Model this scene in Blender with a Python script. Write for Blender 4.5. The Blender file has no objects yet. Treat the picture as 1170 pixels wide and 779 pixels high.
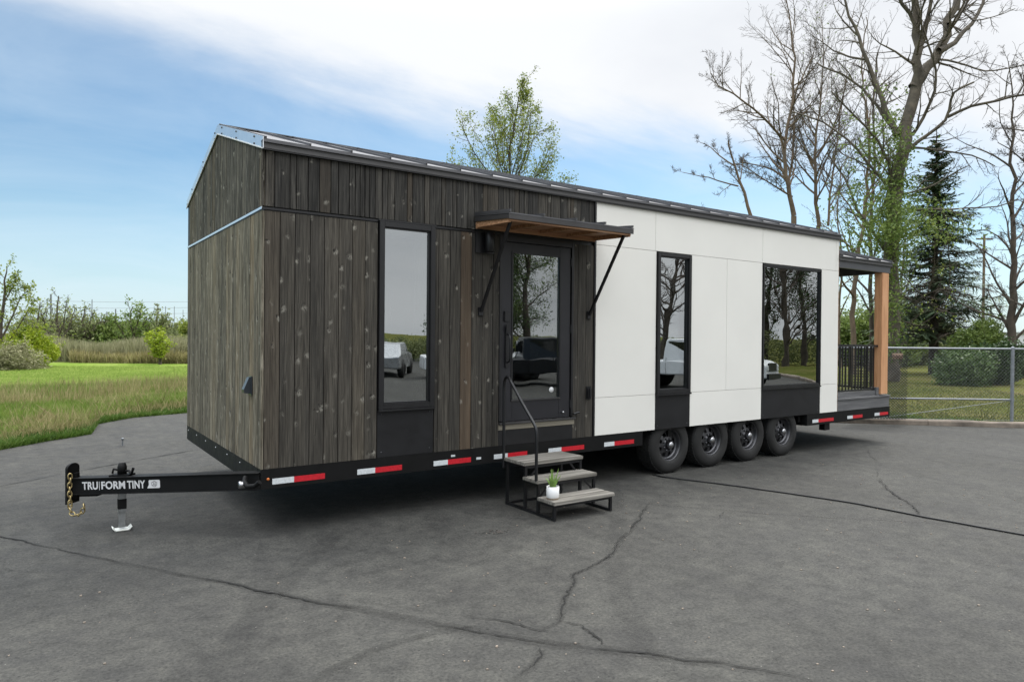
import bpy, bmesh, math, random
from mathutils import Vector, Matrix, noise
random.seed(7)
R_ = random.Random(11)
sc = bpy.context.scene
COL = sc.collection
PI = math.pi
# ------------------------------------------------------------------ camera frame (house axes: x along, y back, z up)
CAM = Vector((-1.7052, -6.4236, 1.8623))
CR = Vector((0.82074898, -0.57122145, 0.00878481))
CU = Vector((-0.00282928, 0.01131276, 0.99993201))
CF = Vector((0.57128199, 0.82071803, -0.00766879))
FPX = 787.7
def ray(px, py): return CF + CR*((px-585)/FPX) - CU*((py-389.5)/FPX)
def at(px, py, d): return CAM + ray(px, py)*d
def gp(px, py, z=0.0):
    r = ray(px, py); return CAM + r*((z-CAM.z)/r.z)

# ------------------------------------------------------------------ materials
def mat(name, color=(.5,.5,.5), rough=.6, metal=0., spec=.5):
    m = bpy.data.materials.new(name); m.use_nodes = True
    b = m.node_tree.nodes['Principled BSDF']
    b.inputs['Base Color'].default_value = (*color, 1); b.inputs['Roughness'].default_value = rough
    b.inputs['Metallic'].default_value = metal; b.inputs['Specular IOR Level'].default_value = spec
    return m
class NT:
    def __init__(s, m): s.t = m.node_tree; s.n = s.t.nodes; s.l = s.t.links; s.b = s.n.get('Principled BSDF')
    def new(s, ty, **kw):
        n = s.n.new(ty)
        for k, v in kw.items():
            if k in n.inputs: n.inputs[k].default_value = v
            else: setattr(n, k, v)
        return n
    def link(s, a, b): s.l.new(a, b)
    def coord(s, kind='Object', scale=(1,1,1)):
        t = s.new('ShaderNodeTexCoord'); mp = s.new('ShaderNodeMapping'); mp.inputs['Scale'].default_value = scale
        s.link(t.outputs[kind], mp.inputs[0]); return mp.outputs[0]
    def noise(s, vec, scale, detail=4, rough=.55, dist=0.):
        n = s.new('ShaderNodeTexNoise', Scale=scale, Detail=detail, Roughness=rough, Distortion=dist)
        if vec is not None: s.link(vec, n.inputs['Vector'])
        return n.outputs['Fac']
    def ramp(s, fac, stops):
        r = s.new('ShaderNodeValToRGB'); e = r.color_ramp.elements
        while len(e) < len(stops): e.new(.5)
        for el, (p, c) in zip(e, stops):
            el.position = p; el.color = (*c, 1) if len(c) == 3 else c
        s.link(fac, r.inputs[0]); return r.outputs[0]
    def rng(s, fac, a, b, c, d, smooth=False):
        r = s.new('ShaderNodeMapRange'); r.inputs[1].default_value = a; r.inputs[2].default_value = b
        r.inputs[3].default_value = c; r.inputs[4].default_value = d
        if smooth: r.interpolation_type = 'SMOOTHSTEP'
        s.link(fac, r.inputs[0]); return r.outputs[0]
    def math(s, op, a, b=None):
        m = s.new('ShaderNodeMath', operation=op)
        for i, v in enumerate((a, b)):
            if v is None: continue
            if isinstance(v, (int, float)): m.inputs[i].default_value = v
            else: s.link(v, m.inputs[i])
        return m.outputs[0]
    def mix(s, fac, a, b, mode='MIX'):
        m = s.new('ShaderNodeMix', data_type='RGBA', blend_type=mode)
        for sock, v in ((m.inputs[0], fac), (m.inputs[6], a), (m.inputs[7], b)):
            if isinstance(v, (int, float)): sock.default_value = v
            elif isinstance(v, tuple): sock.default_value = (*v, 1)
            else: s.link(v, sock)
        return m.outputs[2]
    def bump(s, h, strength=.3, dist=.01):
        b = s.new('ShaderNodeBump', Strength=strength, Distance=dist); s.link(h, b.inputs['Height'])
        s.link(b.outputs[0], s.b.inputs['Normal']); return b

def varied(name, color, rough=.6, scale=8, amt=.35, metal=0., spec=.5, bump=0., bscale=60):
    m = mat(name, color, rough, metal, spec); t = NT(m); v = t.coord()
    f = t.noise(v, scale, 5, .6)
    lo = tuple(c*(1-amt) for c in color); hi = tuple(min(1, c*(1+amt)) for c in color)
    t.link(t.ramp(f, [(.3, lo), (.7, hi)]), t.b.inputs['Base Color'])
    t.link(t.rng(f, .3, .7, rough*.85, min(1, rough*1.15)), t.b.inputs['Roughness'])
    if bump: t.bump(t.noise(v, bscale, 4), bump, .005)
    return m

def wood_siding(name, cols, warm, knots=1.0, streak=.55, spec=.3):
    m = mat(name, cols[0], .78, 0, spec); t = NT(m)
    at_ = t.new('ShaderNodeAttribute', attribute_name='tone')
    sep = t.new('ShaderNodeSeparateColor'); t.link(at_.outputs['Color'], sep.inputs[0])
    tone, off = sep.outputs[0], sep.outputs[1]
    co = t.new('ShaderNodeTexCoord'); sx = t.new('ShaderNodeSeparateXYZ'); t.link(co.outputs['Object'], sx.inputs[0])
    u = t.math('ADD', sx.outputs[0], sx.outputs[1])
    z = t.math('ADD', sx.outputs[2], t.math('MULTIPLY', off, 37.0))
    def vec(us, zs, o=0.):
        c = t.new('ShaderNodeCombineXYZ'); t.link(t.math('MULTIPLY', u, us), c.inputs[0]); t.link(t.math('MULTIPLY', z, zs), c.inputs[1])
        t.link(t.math('MULTIPLY', off, 11.0), c.inputs[2]); return c.outputs[0]
    # knots: warped cells of uneven size
    wv = t.new('ShaderNodeTexNoise', Scale=1.0, Detail=3.0); t.link(vec(22, 15), wv.inputs['Vector'])
    wd_ = t.new('ShaderNodeVectorMath', operation='MULTIPLY_ADD'); t.link(wv.outputs['Color'], wd_.inputs[0]); wd_.inputs[1].default_value = (.42,.42,0); t.link(vec(7.5, 6.2), wd_.inputs[2])
    vo = t.new('ShaderNodeTexVoronoi', Scale=1.0, Randomness=1.0); t.link(wd_.outputs[0], vo.inputs['Vector'])
    csep = t.new('ShaderNodeSeparateColor'); t.link(vo.outputs['Color'], csep.inputs[0])
    vd = t.math('DIVIDE', vo.outputs['Distance'], t.rng(csep.outputs[2], 0, 1, .45, 1.35))
    pick = t.rng(csep.outputs[0], .16, .2, 0, 1)
    halo = t.math('MULTIPLY', t.rng(vd, .30, .04, 0, 1, True), pick)
    core = t.math('MULTIPLY', t.rng(vd, .15, .05, 0, 1, True), pick)
    # grain, bent round the knots
    g1 = t.new('ShaderNodeTexNoise', Scale=1.0, Detail=5.0, Roughness=.65, Distortion=.5)
    va = t.new('ShaderNodeVectorMath', operation='ADD'); t.link(vec(75, 1.6), va.inputs[0])
    cb = t.new('ShaderNodeCombineXYZ'); t.link(t.math('MULTIPLY', halo, 2.6), cb.inputs[0]); t.link(cb.outputs[0], va.inputs[1])
    t.link(va.outputs[0], g1.inputs['Vector'])
    g2 = t.noise(vec(9, .55), 1.0, 3, .5)
    g3 = t.noise(vec(240, 5), 1.0, 2, .5)
    gg = t.math('ADD', t.math('MULTIPLY', g1.outputs['Fac'], .6), t.math('MULTIPLY', g3, .4))
    base = t.ramp(gg, [(.38, cols[0]), (.5, cols[1]), (.62, cols[2])])
    base = t.mix(t.rng(tone, .84, 1, 0, .55), base, warm)
    base = t.mix(1.0, base, t.ramp(tone, [(0, (.68,.68,.68)), (.35,(.88,.88,.88)), (.7, (1.15,1.13,1.1)), (1, (1.2,1.12,1.0))]), 'MULTIPLY')
    base = t.mix(1.0, base, t.ramp(g2, [(.3, (.72,.73,.75)), (.7, (1.3,1.28,1.24))]), 'MULTIPLY')
    # light side of each knot offset from a dark core
    v2 = t.new('ShaderNodeTexVoronoi', Scale=1.0, Randomness=1.0)
    vb = t.new('ShaderNodeVectorMath', operation='ADD'); t.link(wd_.outputs[0], vb.inputs[0]); vb.inputs[1].default_value = (-.12, .12, 0)
    t.link(vb.outputs[0], v2.inputs['Vector'])
    c2 = t.new('ShaderNodeSeparateColor'); t.link(v2.outputs['Color'], c2.inputs[0])
    v2d = t.math('DIVIDE', v2.outputs['Distance'], t.rng(c2.outputs[2], 0, 1, .4, 1.5))
    lt = t.math('MULTIPLY', t.rng(v2d, .23, .06, 0, 1, True), t.rng(c2.outputs[0], .16, .2, 0, 1))
    lt = t.math('MULTIPLY', lt, t.rng(t.noise(vec(60, 42), 1.0, 4, .7), .40, .54, 0, 1))
    base = t.mix(t.math('MULTIPLY', lt, .8*knots), base, (.27,.255,.215))
    fl = t.rng(t.noise(vec(26, 3.2), 1.0, 4, .7), .56 if streak > .6 else .60, .72, 0, streak)
    base = t.mix(fl, base, tuple(c*1.35 for c in cols[2]))
    base = t.mix(t.math('MULTIPLY', core, .85*knots), base, (.012,.010,.008))
    t.link(base, t.b.inputs['Base Color'])
    h = t.math('ADD', gg, t.math('MULTIPLY', core, -.6)); t.bump(h, .5, .004)
    return m

M = {}
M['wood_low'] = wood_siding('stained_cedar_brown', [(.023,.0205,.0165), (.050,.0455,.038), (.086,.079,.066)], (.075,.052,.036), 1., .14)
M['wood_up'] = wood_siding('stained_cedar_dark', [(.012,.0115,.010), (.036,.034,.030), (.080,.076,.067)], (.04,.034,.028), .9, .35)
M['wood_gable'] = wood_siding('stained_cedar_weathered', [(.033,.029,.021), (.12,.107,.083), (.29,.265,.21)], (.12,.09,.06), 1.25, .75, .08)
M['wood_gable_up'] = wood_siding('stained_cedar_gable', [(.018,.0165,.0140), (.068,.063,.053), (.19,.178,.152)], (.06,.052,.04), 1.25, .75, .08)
M['white'] = varied('white_fibre_cement', (.76,.745,.69), .62, 1.1, .025, bump=.08, bscale=140)
M['seam'] = mat('seam_caulk', (.42,.42,.40), .7)
M['black'] = varied('black_powder_coat', (.005,.005,.006), .42, 6, .3)
M['blackpanel'] = varied('black_panel', (.009,.009,.010), .55, 5, .25, spec=.35)
M['frame'] = varied('window_frame_black', (.008,.008,.009), .38, 9, .2)
M['door'] = varied('door_black_paint', (.012,.012,.015), .45, 3, .2)
M['steel'] = varied('chassis_black_paint', (.003,.003,.003), .62, 7, .4, spec=.25, bump=.05)
M['rubber'] = varied('tyre_rubber', (.013,.0128,.012), .8, 5, .55)
M['rim'] = varied('wheel_black_metal', (.085,.085,.09), .33, 5, .2, metal=.8)
M['chrome'] = mat('chrome', (.42,.42,.43), .28, 1)
M['galv'] = varied('galvanised_steel', (.30,.31,.31), .42, 12, .2, metal=.7)
M['flash'] = varied('aluminium_flashing', (.72,.75,.78), .30, 3, .08, metal=.9)
M['flashdark'] = varied('dark_flashing', (.055,.053,.053), .4, 4, .15, metal=.3)
M['fascia'] = varied('grey_fascia_metal', (.085,.083,.083), .5, 3, .12, metal=.35)
M['roofm'] = varied('standing_seam_metal', (.12,.12,.125), .5, 4, .12, metal=.7)
M['porchm'] = varied('porch_fascia_metal', (.05,.052,.058), .42, 4, .15)
M['chain'] = varied('zinc_yellow_chain', (.42,.33,.16), .35, 30, .3, metal=.85)
M['decal'] = mat('white_decal', (.62,.62,.62), .5)
M['tapew'] = varied('reflector_silver', (.60,.63,.64), .3, 60, .12)
M['taper'] = varied('reflector_red', (.50,.012,.022), .35, 60, .2)
M['fir'] = None
M['concrete'] = varied('kerb_concrete', (.20,.165,.13), .85, 3, .5, bump=.4, bscale=40)
M['pot'] = varied('white_ceramic', (.75,.75,.74), .35, 8, .04)
M['outlet'] = mat('outlet_cover_grey', (.035,.042,.05), .28)
M['cork'] = mat('pot_saucer', (.20,.15,.10), .8)
M['aloe'] = varied('aloe_leaf', (.17,.28,.06), .45, 20, .3)
M['plastic'] = varied('white_plastic', (.7,.71,.66), .45, 20, .08)
M['globe'] = mat('lamp_globe', (.8,.78,.75), .3)
M['wallin'] = varied('interior_paint', (.55,.54,.51), .7, 3, .03)
M['floorin'] = varied('interior_floor', (.26,.19,.13), .5, 6, .25)
M['cable'] = mat('cable_black', (.01,.01,.01), .6)
M['orange'] = mat('safety_orange', (.75,.10,.02), .5)
M['sign'] = varied('rusty_plate', (.32,.22,.16), .7, 40, .5)
M['shed'] = varied('white_cladding', (.62,.64,.66), .6, 1, .06)
M['mesh'] = mat('galvanised_wire', (.20,.21,.21), .5, .3)
M['meshdark'] = mat('black_vinyl_wire', (.012,.012,.012), .6)
M['post'] = varied('galvanised_pipe', (.22,.235,.25), .5, 14, .2, metal=.4)

def timber(name, a, b, c, along=0, rough=.65):
    m = mat(name, b, rough); t = NT(m)
    s = [38,38,38]; s[along] = 1.6
    v = t.coord('Object', tuple(s)); n = t.noise(v, 1., 5, .6, .6)
    t.link(t.ramp(n, [(.3,a),(.52,b),(.72,c)]), t.b.inputs['Base Color']); t.bump(n, .35, .003); return m
M['soffit'] = timber('cedar_soffit', (.22,.11,.055), (.38,.20,.10), (.55,.32,.18), 0)
M['fir'] = timber('fir_post', (.40,.19,.085), (.56,.29,.14), (.66,.37,.20), 2)
M['tread'] = timber('weathered_tread', (.085,.078,.065), (.18,.168,.145), (.31,.29,.26), 0, .8)
M['threshold'] = timber('threshold_wood', (.11,.10,.075), (.19,.17,.13), (.26,.235,.18), 0)
M['deck'] = timber('composite_deck', (.07,.07,.072), (.11,.11,.112), (.16,.16,.16), 0, .7)

def glass(name, fac=.30, tint=(.45,.47,.46)):
    m = bpy.data.materials.new(name); m.use_nodes = True; t = NT(m); n = t.n
    n.remove(t.b)
    out = n['Material Output']
    g = t.new('ShaderNodeBsdfGlossy', Roughness=.004); g.inputs['Color'].default_value = (.92,.95,.95,1)
    tr = t.new('ShaderNodeBsdfTransparent'); tr.inputs[0].default_value = (*tint, 1)
    lw = t.new('ShaderNodeLayerWeight', Blend=.25)
    f = t.rng(lw.outputs['Fresnel'], 0, 1, fac, 1)
    # slight waviness of real panes
    v = t.coord('Object', (1,1,1)); nz = t.noise(v, 1.3, 2, .5)
    b = t.new('ShaderNodeBump', Strength=.2, Distance=.01); t.link(nz, b.inputs['Height']); t.link(b.outputs[0], g.inputs['Normal'])
    mx = t.new('ShaderNodeMixShader'); t.link(f, mx.inputs[0]); t.link(tr.outputs[0], mx.inputs[1]); t.link(g.outputs[0], mx.inputs[2])
    t.link(mx.outputs[0], out.inputs[0]); return m
M['glass'] = glass('window_glass', .36)
M['glassdoor'] = glass('door_glass', .24)
M['carglass'] = mat('car_glass', (.01,.012,.014), .05, 0, .8)

def asphalt():
    m = mat('asphalt', (.07,.07,.07), .85, 0, .22); t = NT(m); v = t.coord('Object')
    big = t.noise(v, .35, 5, .6); mid = t.noise(v, 2.2, 7, .7, .3); fine = t.noise(v, 48, 5, .8)
    st = t.noise(t.coord('Object', (1.2, .25, 1)), 1.2, 4, .6, 1.0)
    c = t.ramp(big, [(.3,(.042,.0412,.038)), (.7,(.060,.0592,.0545))])
    c = t.mix(1., c, t.ramp(mid, [(.3,(.72,.72,.73)), (.68,(1.22,1.22,1.19))]), 'MULTIPLY')
    c = t.mix(1., c, t.ramp(t.noise(v, 7., 6, .75), [(.36,(.74,.74,.74)), (.5,(1.,1.,1.)), (.66,(1.22,1.21,1.18))]), 'MULTIPLY')
    c = t.mix(1., c, t.ramp(st, [(.35,(.88,.88,.89)), (.6,(1.05,1.05,1.05))]), 'MULTIPLY')
    c = t.mix(1., c, t.ramp(fine, [(.28,(.40,.40,.40)), (.5,(1.,1.,1.)), (.72,(1.6,1.59,1.55))]), 'MULTIPLY')
    vo = t.new('ShaderNodeTexVoronoi', Scale=26.); t.link(v, vo.inputs['Vector'])
    cs = t.new('ShaderNodeSeparateColor'); t.link(vo.outputs['Color'], cs.inputs[0])
    peb = t.math('MULTIPLY', t.rng(vo.outputs['Distance'], .13, .09, 0, 1), t.rng(cs.outputs[1], .94, .96, 0, 1))
    c = t.mix(peb, c, (.17,.165,.15))
    pit = t.math('MULTIPLY', t.rng(vo.outputs['Distance'], .22, .12, 0, 1), t.rng(cs.outputs[2], .86, .9, 0, .7))
    c = t.mix(pit, c, (.018,.018,.018))
    t.link(c, t.b.inputs['Base Color'])
    h = t.math('ADD', t.math('MULTIPLY', fine, .5), t.noise(v, 30, 4)); t.bump(h, .55, .006)
    t.link(t.rng(mid, .3, .7, .74, .95), t.b.inputs['Roughness'])
    return m
M['asphalt'] = asphalt()

def overlay(name, color, alpha, nscale=30, lo=.4, hi=.6, edge=True):
    """dark worn mark: noise-broken opacity, fading to the ribbon's rim (attribute e: 0 at rim, 1 in the middle)"""
    m = mat(name, color, .85); t = NT(m); v = t.coord()
    n = t.rng(t.noise(v, nscale, 6, .7), lo, hi, 0, 1)
    a = t.new('ShaderNodeAttribute', attribute_name='edge'); sp = t.new('ShaderNodeSeparateColor'); t.link(a.outputs['Color'], sp.inputs[0])
    e = t.rng(sp.outputs[0], 0, .8, 0, 1, True)
    t.link(t.math('MULTIPLY', t.math('MULTIPLY', n, e), alpha), t.b.inputs['Alpha']); return m
M['crack'] = mat('crack_dark', (.010,.010,.009), 1.)
M['crackband'] = overlay('crack_band', (.016,.0155,.014), .42, 7, .40, .62)
M['scuff'] = overlay('tyre_scuff', (.022,.022,.022), .26, 2.5, .25, .8)

def grassmat(name, stops, scale=1.5, fine=50, stretch=(1,1,1)):
    m = mat(name, stops[0][1], .95, 0, .0); t = NT(m); v = t.coord('Object', stretch)
    c = t.ramp(t.noise(v, scale, 6, .65, .3), stops)
    c = t.mix(1., c, t.ramp(t.noise(v, fine, 4, .7), [(.3,(.6,.6,.6)),(.7,(1.35,1.35,1.35))]), 'MULTIPLY')
    t.link(c, t.b.inputs['Base Color']); t.bump(t.noise(v, fine, 4), .8, .05); return m
M['field'] = grassmat('mown_field', [(.3,(.10,.165,.028)), (.5,(.145,.205,.04)), (.7,(.19,.225,.068))], .35, 7, (1,1,1))
M['lawn'] = grassmat('lawn', [(.3,(.06,.078,.018)), (.5,(.095,.10,.03)), (.7,(.13,.115,.052))], .5, 12)
M['verge_soil'] = grassmat('verge_ground', [(.3,(.06,.09,.02)), (.6,(.12,.14,.045)), (.8,(.15,.15,.06))], 1.2, 25)

def leafmat(name, cols, rough=.55, trans=.35):
    """leaf faces pick a tone by object-space noise"""
    m = mat(name, cols[0], rough, 0, .3); t = NT(m); v = t.coord()
    wn = t.new('ShaderNodeTexWhiteNoise'); 
    g = t.new('ShaderNodeNewGeometry'); n = t.noise(v, .9, 3, .6)
    f = t.math('ADD', t.math('MULTIPLY', n, .6), t.math('MULTIPLY', g.outputs['Random Per Island'], .4))
    k = len(cols)
    col = t.ramp(f, [(.25+.5*i/(k-1), c) for i, c in enumerate(cols)])
    t.link(col, t.b.inputs['Base Color'])
    tl = t.new('ShaderNodeBsdfTranslucent'); t.link(col, tl.inputs[0])
    mx = t.new('ShaderNodeMixShader'); mx.inputs[0].default_value = trans
    t.link(t.b.outputs[0], mx.inputs[1]); t.link(tl.outputs[0], mx.inputs[2]); t.link(mx.outputs[0], t.n['Material Output'].inputs[0])
    return m
M['leaf_yg'] = leafmat('leaf_young_green', [(.09,.14,.025), (.20,.25,.04), (.34,.36,.08)])
M['leaf_mid'] = leafmat('leaf_mid_green', [(.065,.11,.025), (.14,.20,.045), (.23,.29,.08)])
M['leaf_lime'] = leafmat('leaf_lime', [(.16,.24,.01), (.27,.34,.02), (.38,.42,.05)])
M['leaf_dark'] = leafmat('leaf_dark', [(.022,.045,.014), (.045,.085,.024), (.08,.13,.04)], .45, .15)
M['leaf_shrub'] = leafmat('leaf_shrub', [(.035,.07,.02), (.07,.12,.03), (.12,.18,.05)], .45, .2)
M['needle'] = leafmat('fir_needles', [(.05,.080,.045), (.09,.135,.07), (.14,.19,.10)], .6, .08)
M['needle_dead'] = leafmat('fir_dead_twigs', [(.05,.04,.03), (.09,.07,.05), (.13,.10,.07)], .8, .05)
M['sage'] = leafmat('reed_sage', [(.17,.17,.085), (.26,.26,.14), (.36,.34,.21)], .8, .25)
M['farleaf'] = leafmat('far_hedge', [(.11,.14,.055), (.19,.22,.09), (.29,.31,.15)], .8, .25)
M['blade_green'] = leafmat('blade_green', [(.09,.155,.02), (.16,.245,.04), (.26,.32,.08)], .6, .35)
M['blade_dry'] = leafmat('blade_dry', [(.15,.14,.05), (.28,.25,.11), (.42,.37,.19)], .8, .3)
M['blade_field'] = leafmat('blade_field', [(.16,.25,.045), (.26,.35,.075), (.37,.43,.13)], .8, .45)
M['blade_low'] = leafmat('blade_low', [(.04,.09,.012), (.08,.15,.02), (.13,.19,.04)], .6, .3)
M['blade_lawn'] = leafmat('blade_lawn', [(.055,.08,.018), (.10,.11,.032), (.155,.14,.06)], .6, .3)
M['bark'] = varied('bark_grey_brown', (.07,.055,.042), .9, 3, .45, bump=.6, bscale=14)
M['bark_tan'] = varied('bark_tan', (.135,.098,.066), .9, 3, .4, bump=.6, bscale=14)
M['bark_cotton'] = varied('bark_cottonwood', (.095,.080,.060), .9, 2.6, .6, bump=1., bscale=7)
M['bark_dark'] = varied('bark_dark', (.045,.036,.03), .9, 3, .4, bump=.6, bscale=14)
M['twig'] = varied('twig', (.075,.06,.048), .9, 6, .3)

# ------------------------------------------------------------------ object helpers
def tag(o, label=None, cat=None, group=None, kind=None):
    if label: o['label'] = label
    if cat: o['category'] = cat
    if group: o['group'] = group
    if kind: o['kind'] = kind
    return o
def empty(name, loc=(0,0,0), rz=0, **kw):
    o = bpy.data.objects.new(name, None); COL.objects.link(o); o.location = loc; o.rotation_euler = (0,0,rz)
    o.empty_display_size = .1
    return tag(o, **kw)
class MB:
    """mesh builder in world (house) coordinates; build() re-bases onto the parent"""
    def __init__(s): s.v = []; s.f = []; s.mi = []; s.col = None; s.smooth = []
    def add(s, vs, fs, mi=0, smooth=False, col=None):
        o = len(s.v); s.v += [tuple(p) for p in vs]
        s.f += [tuple(i+o for i in f) for f in fs]; s.mi += [mi]*len(fs); s.smooth += [smooth]*len(fs)
        if col is not None:
            if s.col is None: s.col = []
            s.col += [col]*len(fs)
        return s
    def box(s, x0, x1, y0, y1, z0, z1, mi=0, col=None, bev=0.):
        if x0 > x1: x0, x1 = x1, x0
        if y0 > y1: y0, y1 = y1, y0
        if z0 > z1: z0, z1 = z1, z0
        if bev <= 0:
            v = [(x,y,z) for x in (x0,x1) for y in (y0,y1) for z in (z0,z1)]
            return s.add(v, [(0,1,3,2),(4,6,7,5),(0,4,5,1),(2,3,7,6),(0,2,6,4),(1,5,7,3)], mi, False, col)
        bm = bmesh.new(); bmesh.ops.create_cube(bm, size=1)
        for q in bm.verts: q.co = Vector(((x0+x1)/2+q.co.x*(x1-x0), (y0+y1)/2+q.co.y*(y1-y0), (z0+z1)/2+q.co.z*(z1-z0)))
        bmesh.ops.bevel(bm, geom=list(bm.edges), offset=bev, segments=2, affect='EDGES')
        return s.bm(bm, mi, col)
    def bm(s, bm, mi=0, col=None, smooth=False, M4=None):
        bm.verts.index_update(); vs = [(M4 @ q.co if M4 else q.co)[:] for q in bm.verts]
        fs = [tuple(q.index for q in f.verts) for f in bm.faces]; s.add(vs, fs, mi, smooth, col); bm.free(); return s
    def obox(s, c, ax, ay, az, mi=0, bev=0.):
        """oriented box: centre and three half-axis vectors"""
        c, ax, ay, az = map(Vector, (c, ax, ay, az))
        v = [c+ax*i+ay*j+az*k for i in (-1,1) for j in (-1,1) for k in (-1,1)]
        return s.add(v, [(0,1,3,2),(4,6,7,5),(0,4,5,1),(2,3,7,6),(0,2,6,4),(1,5,7,3)], mi)
    def bar(s, a, b, w, h, mi=0, up=(0,0,1)):
        a, b = Vector(a), Vector(b); d = (b-a); L = d.length; d.normalize(); up = Vector(up)
        sd = d.cross(up)
        if sd.length < 1e-4: sd = d.cross(Vector((1,0,0)))
        sd.normalize(); u = sd.cross(d)
        return s.obox((a+b)/2, d*(L/2), sd*(w/2), u*(h/2), mi)
    def tube(s, pts, rad, n=8, mi=0, caps=True, smooth=True, closed=False):
        pts = [Vector(p) for p in pts]; k = len(pts)
        rs = rad if isinstance(rad, (list, tuple)) else [rad]*k
        ref = None; vs = []
        for i, p in enumerate(pts):
            if closed: d = pts[(i+1) % k]-pts[i-1]
            else: d = pts[min(i+1,k-1)]-pts[max(i-1,0)]
            if d.length < 1e-9: d = Vector((0,0,1))
            d.normalize()
            if ref is None:
                ref = d.cross(Vector((0,0,1)));
                if ref.length < .05: ref = d.cross(Vector((1,0,0)))
            ref = (ref - d*ref.dot(d))
            if ref.length < 1e-6: ref = d.orthogonal()
            ref.normalize(); b = d.cross(ref)
            for j in range(n):
                a = 2*PI*j/n; vs.append(p+(ref*math.cos(a)+b*math.sin(a))*rs[i])
        fs = []
        for i in range(k if closed else k-1):
            i2 = (i+1) % k
            for j in range(n):
                fs.append((i*n+j, i*n+(j+1)%n, i2*n+(j+1)%n, i2*n+j))
        s.add(vs, fs, mi, smooth)
        if caps and not closed and n > 3:
            s.add(vs[:n], [tuple(range(n-1,-1,-1))], mi); s.add(vs[-n:], [tuple(range(n))], mi)
        return s
    def lathe(s, prof, axis='z', c=(0,0,0), n=24, mi=0, smooth=True):
        c = Vector(c); vs = []
        for r, h in prof:
            for j in range(n):
                a = 2*PI*j/n; x, y = r*math.cos(a), r*math.sin(a)
                p = {'z': Vector((x,y,h)), 'y': Vector((x,h,y)), 'x': Vector((h,x,y))}[axis]
                vs.append(c+p)
        fs = []
        for i in range(len(prof)-1):
            for j in range(n): fs.append((i*n+j, i*n+(j+1)%n, (i+1)*n+(j+1)%n, (i+1)*n+j))
        return s.add(vs, fs, mi, smooth)
    def prism(s, poly, axis, a, b, mi=0):
        """poly: list of 2D points in the plane across axis, extruded a..b"""
        def P(u, v, w): return {'x': (w,u,v), 'y': (u,w,v), 'z': (u,v,w)}[axis]
        n = len(poly); vs = [P(u,v,a) for u,v in poly]+[P(u,v,b) for u,v in poly]
        fs = [tuple(range(n-1,-1,-1)), tuple(range(n,2*n))]+[(i,(i+1)%n,n+(i+1)%n,n+i) for i in range(n)]
        return s.add(vs, fs, mi)
    def build(s, name, mats, parent=None, origin=None, recalc=True, **kw):
        if not isinstance(mats, (list, tuple)): mats = [mats]
        me = bpy.data.meshes.new(name)
        inv = None
        if parent is not None: inv = wmat(parent).inverted()
        elif origin is not None: inv = Matrix.Translation(-Vector(origin))
        vs = s.v if inv is None else [tuple(inv @ Vector(p)) for p in s.v]
        me.from_pydata(vs, [], s.f)
        for m in mats: me.materials.append(m)
        me.polygons.foreach_set('material_index', s.mi); me.polygons.foreach_set('use_smooth', s.smooth)
        if s.col is not None:
            at_ = me.color_attributes.new('tone', 'FLOAT_COLOR', 'CORNER'); d = []
            for p, c in zip(me.polygons, s.col): d += list(c)*p.loop_total
            at_.data.foreach_set('color', d)
        if recalc and len(s.f) < 20000:
            bm = bmesh.new(); bm.from_mesh(me); bmesh.ops.recalc_face_normals(bm, faces=bm.faces); bm.to_mesh(me); bm.free()
        me.update()
        o = bpy.data.objects.new(name, me); COL.objects.link(o)
        if parent is not None: o.parent = parent
        elif origin is not None: o.location = origin
        return tag(o, **kw)
def wmat(o):
    m = Matrix.LocRotScale(o.location, o.rotation_euler, o.scale)
    return wmat(o.parent) @ m if o.parent else m
def copy_tree(o, parent=None):
    c = o.copy(); COL.objects.link(c); c.parent = parent
    for ch in [x for x in ALLCH(o)]: copy_tree(ch, c)
    return c
def ALLCH(o): return [x for x in bpy.data.objects if x.parent == o]

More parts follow.
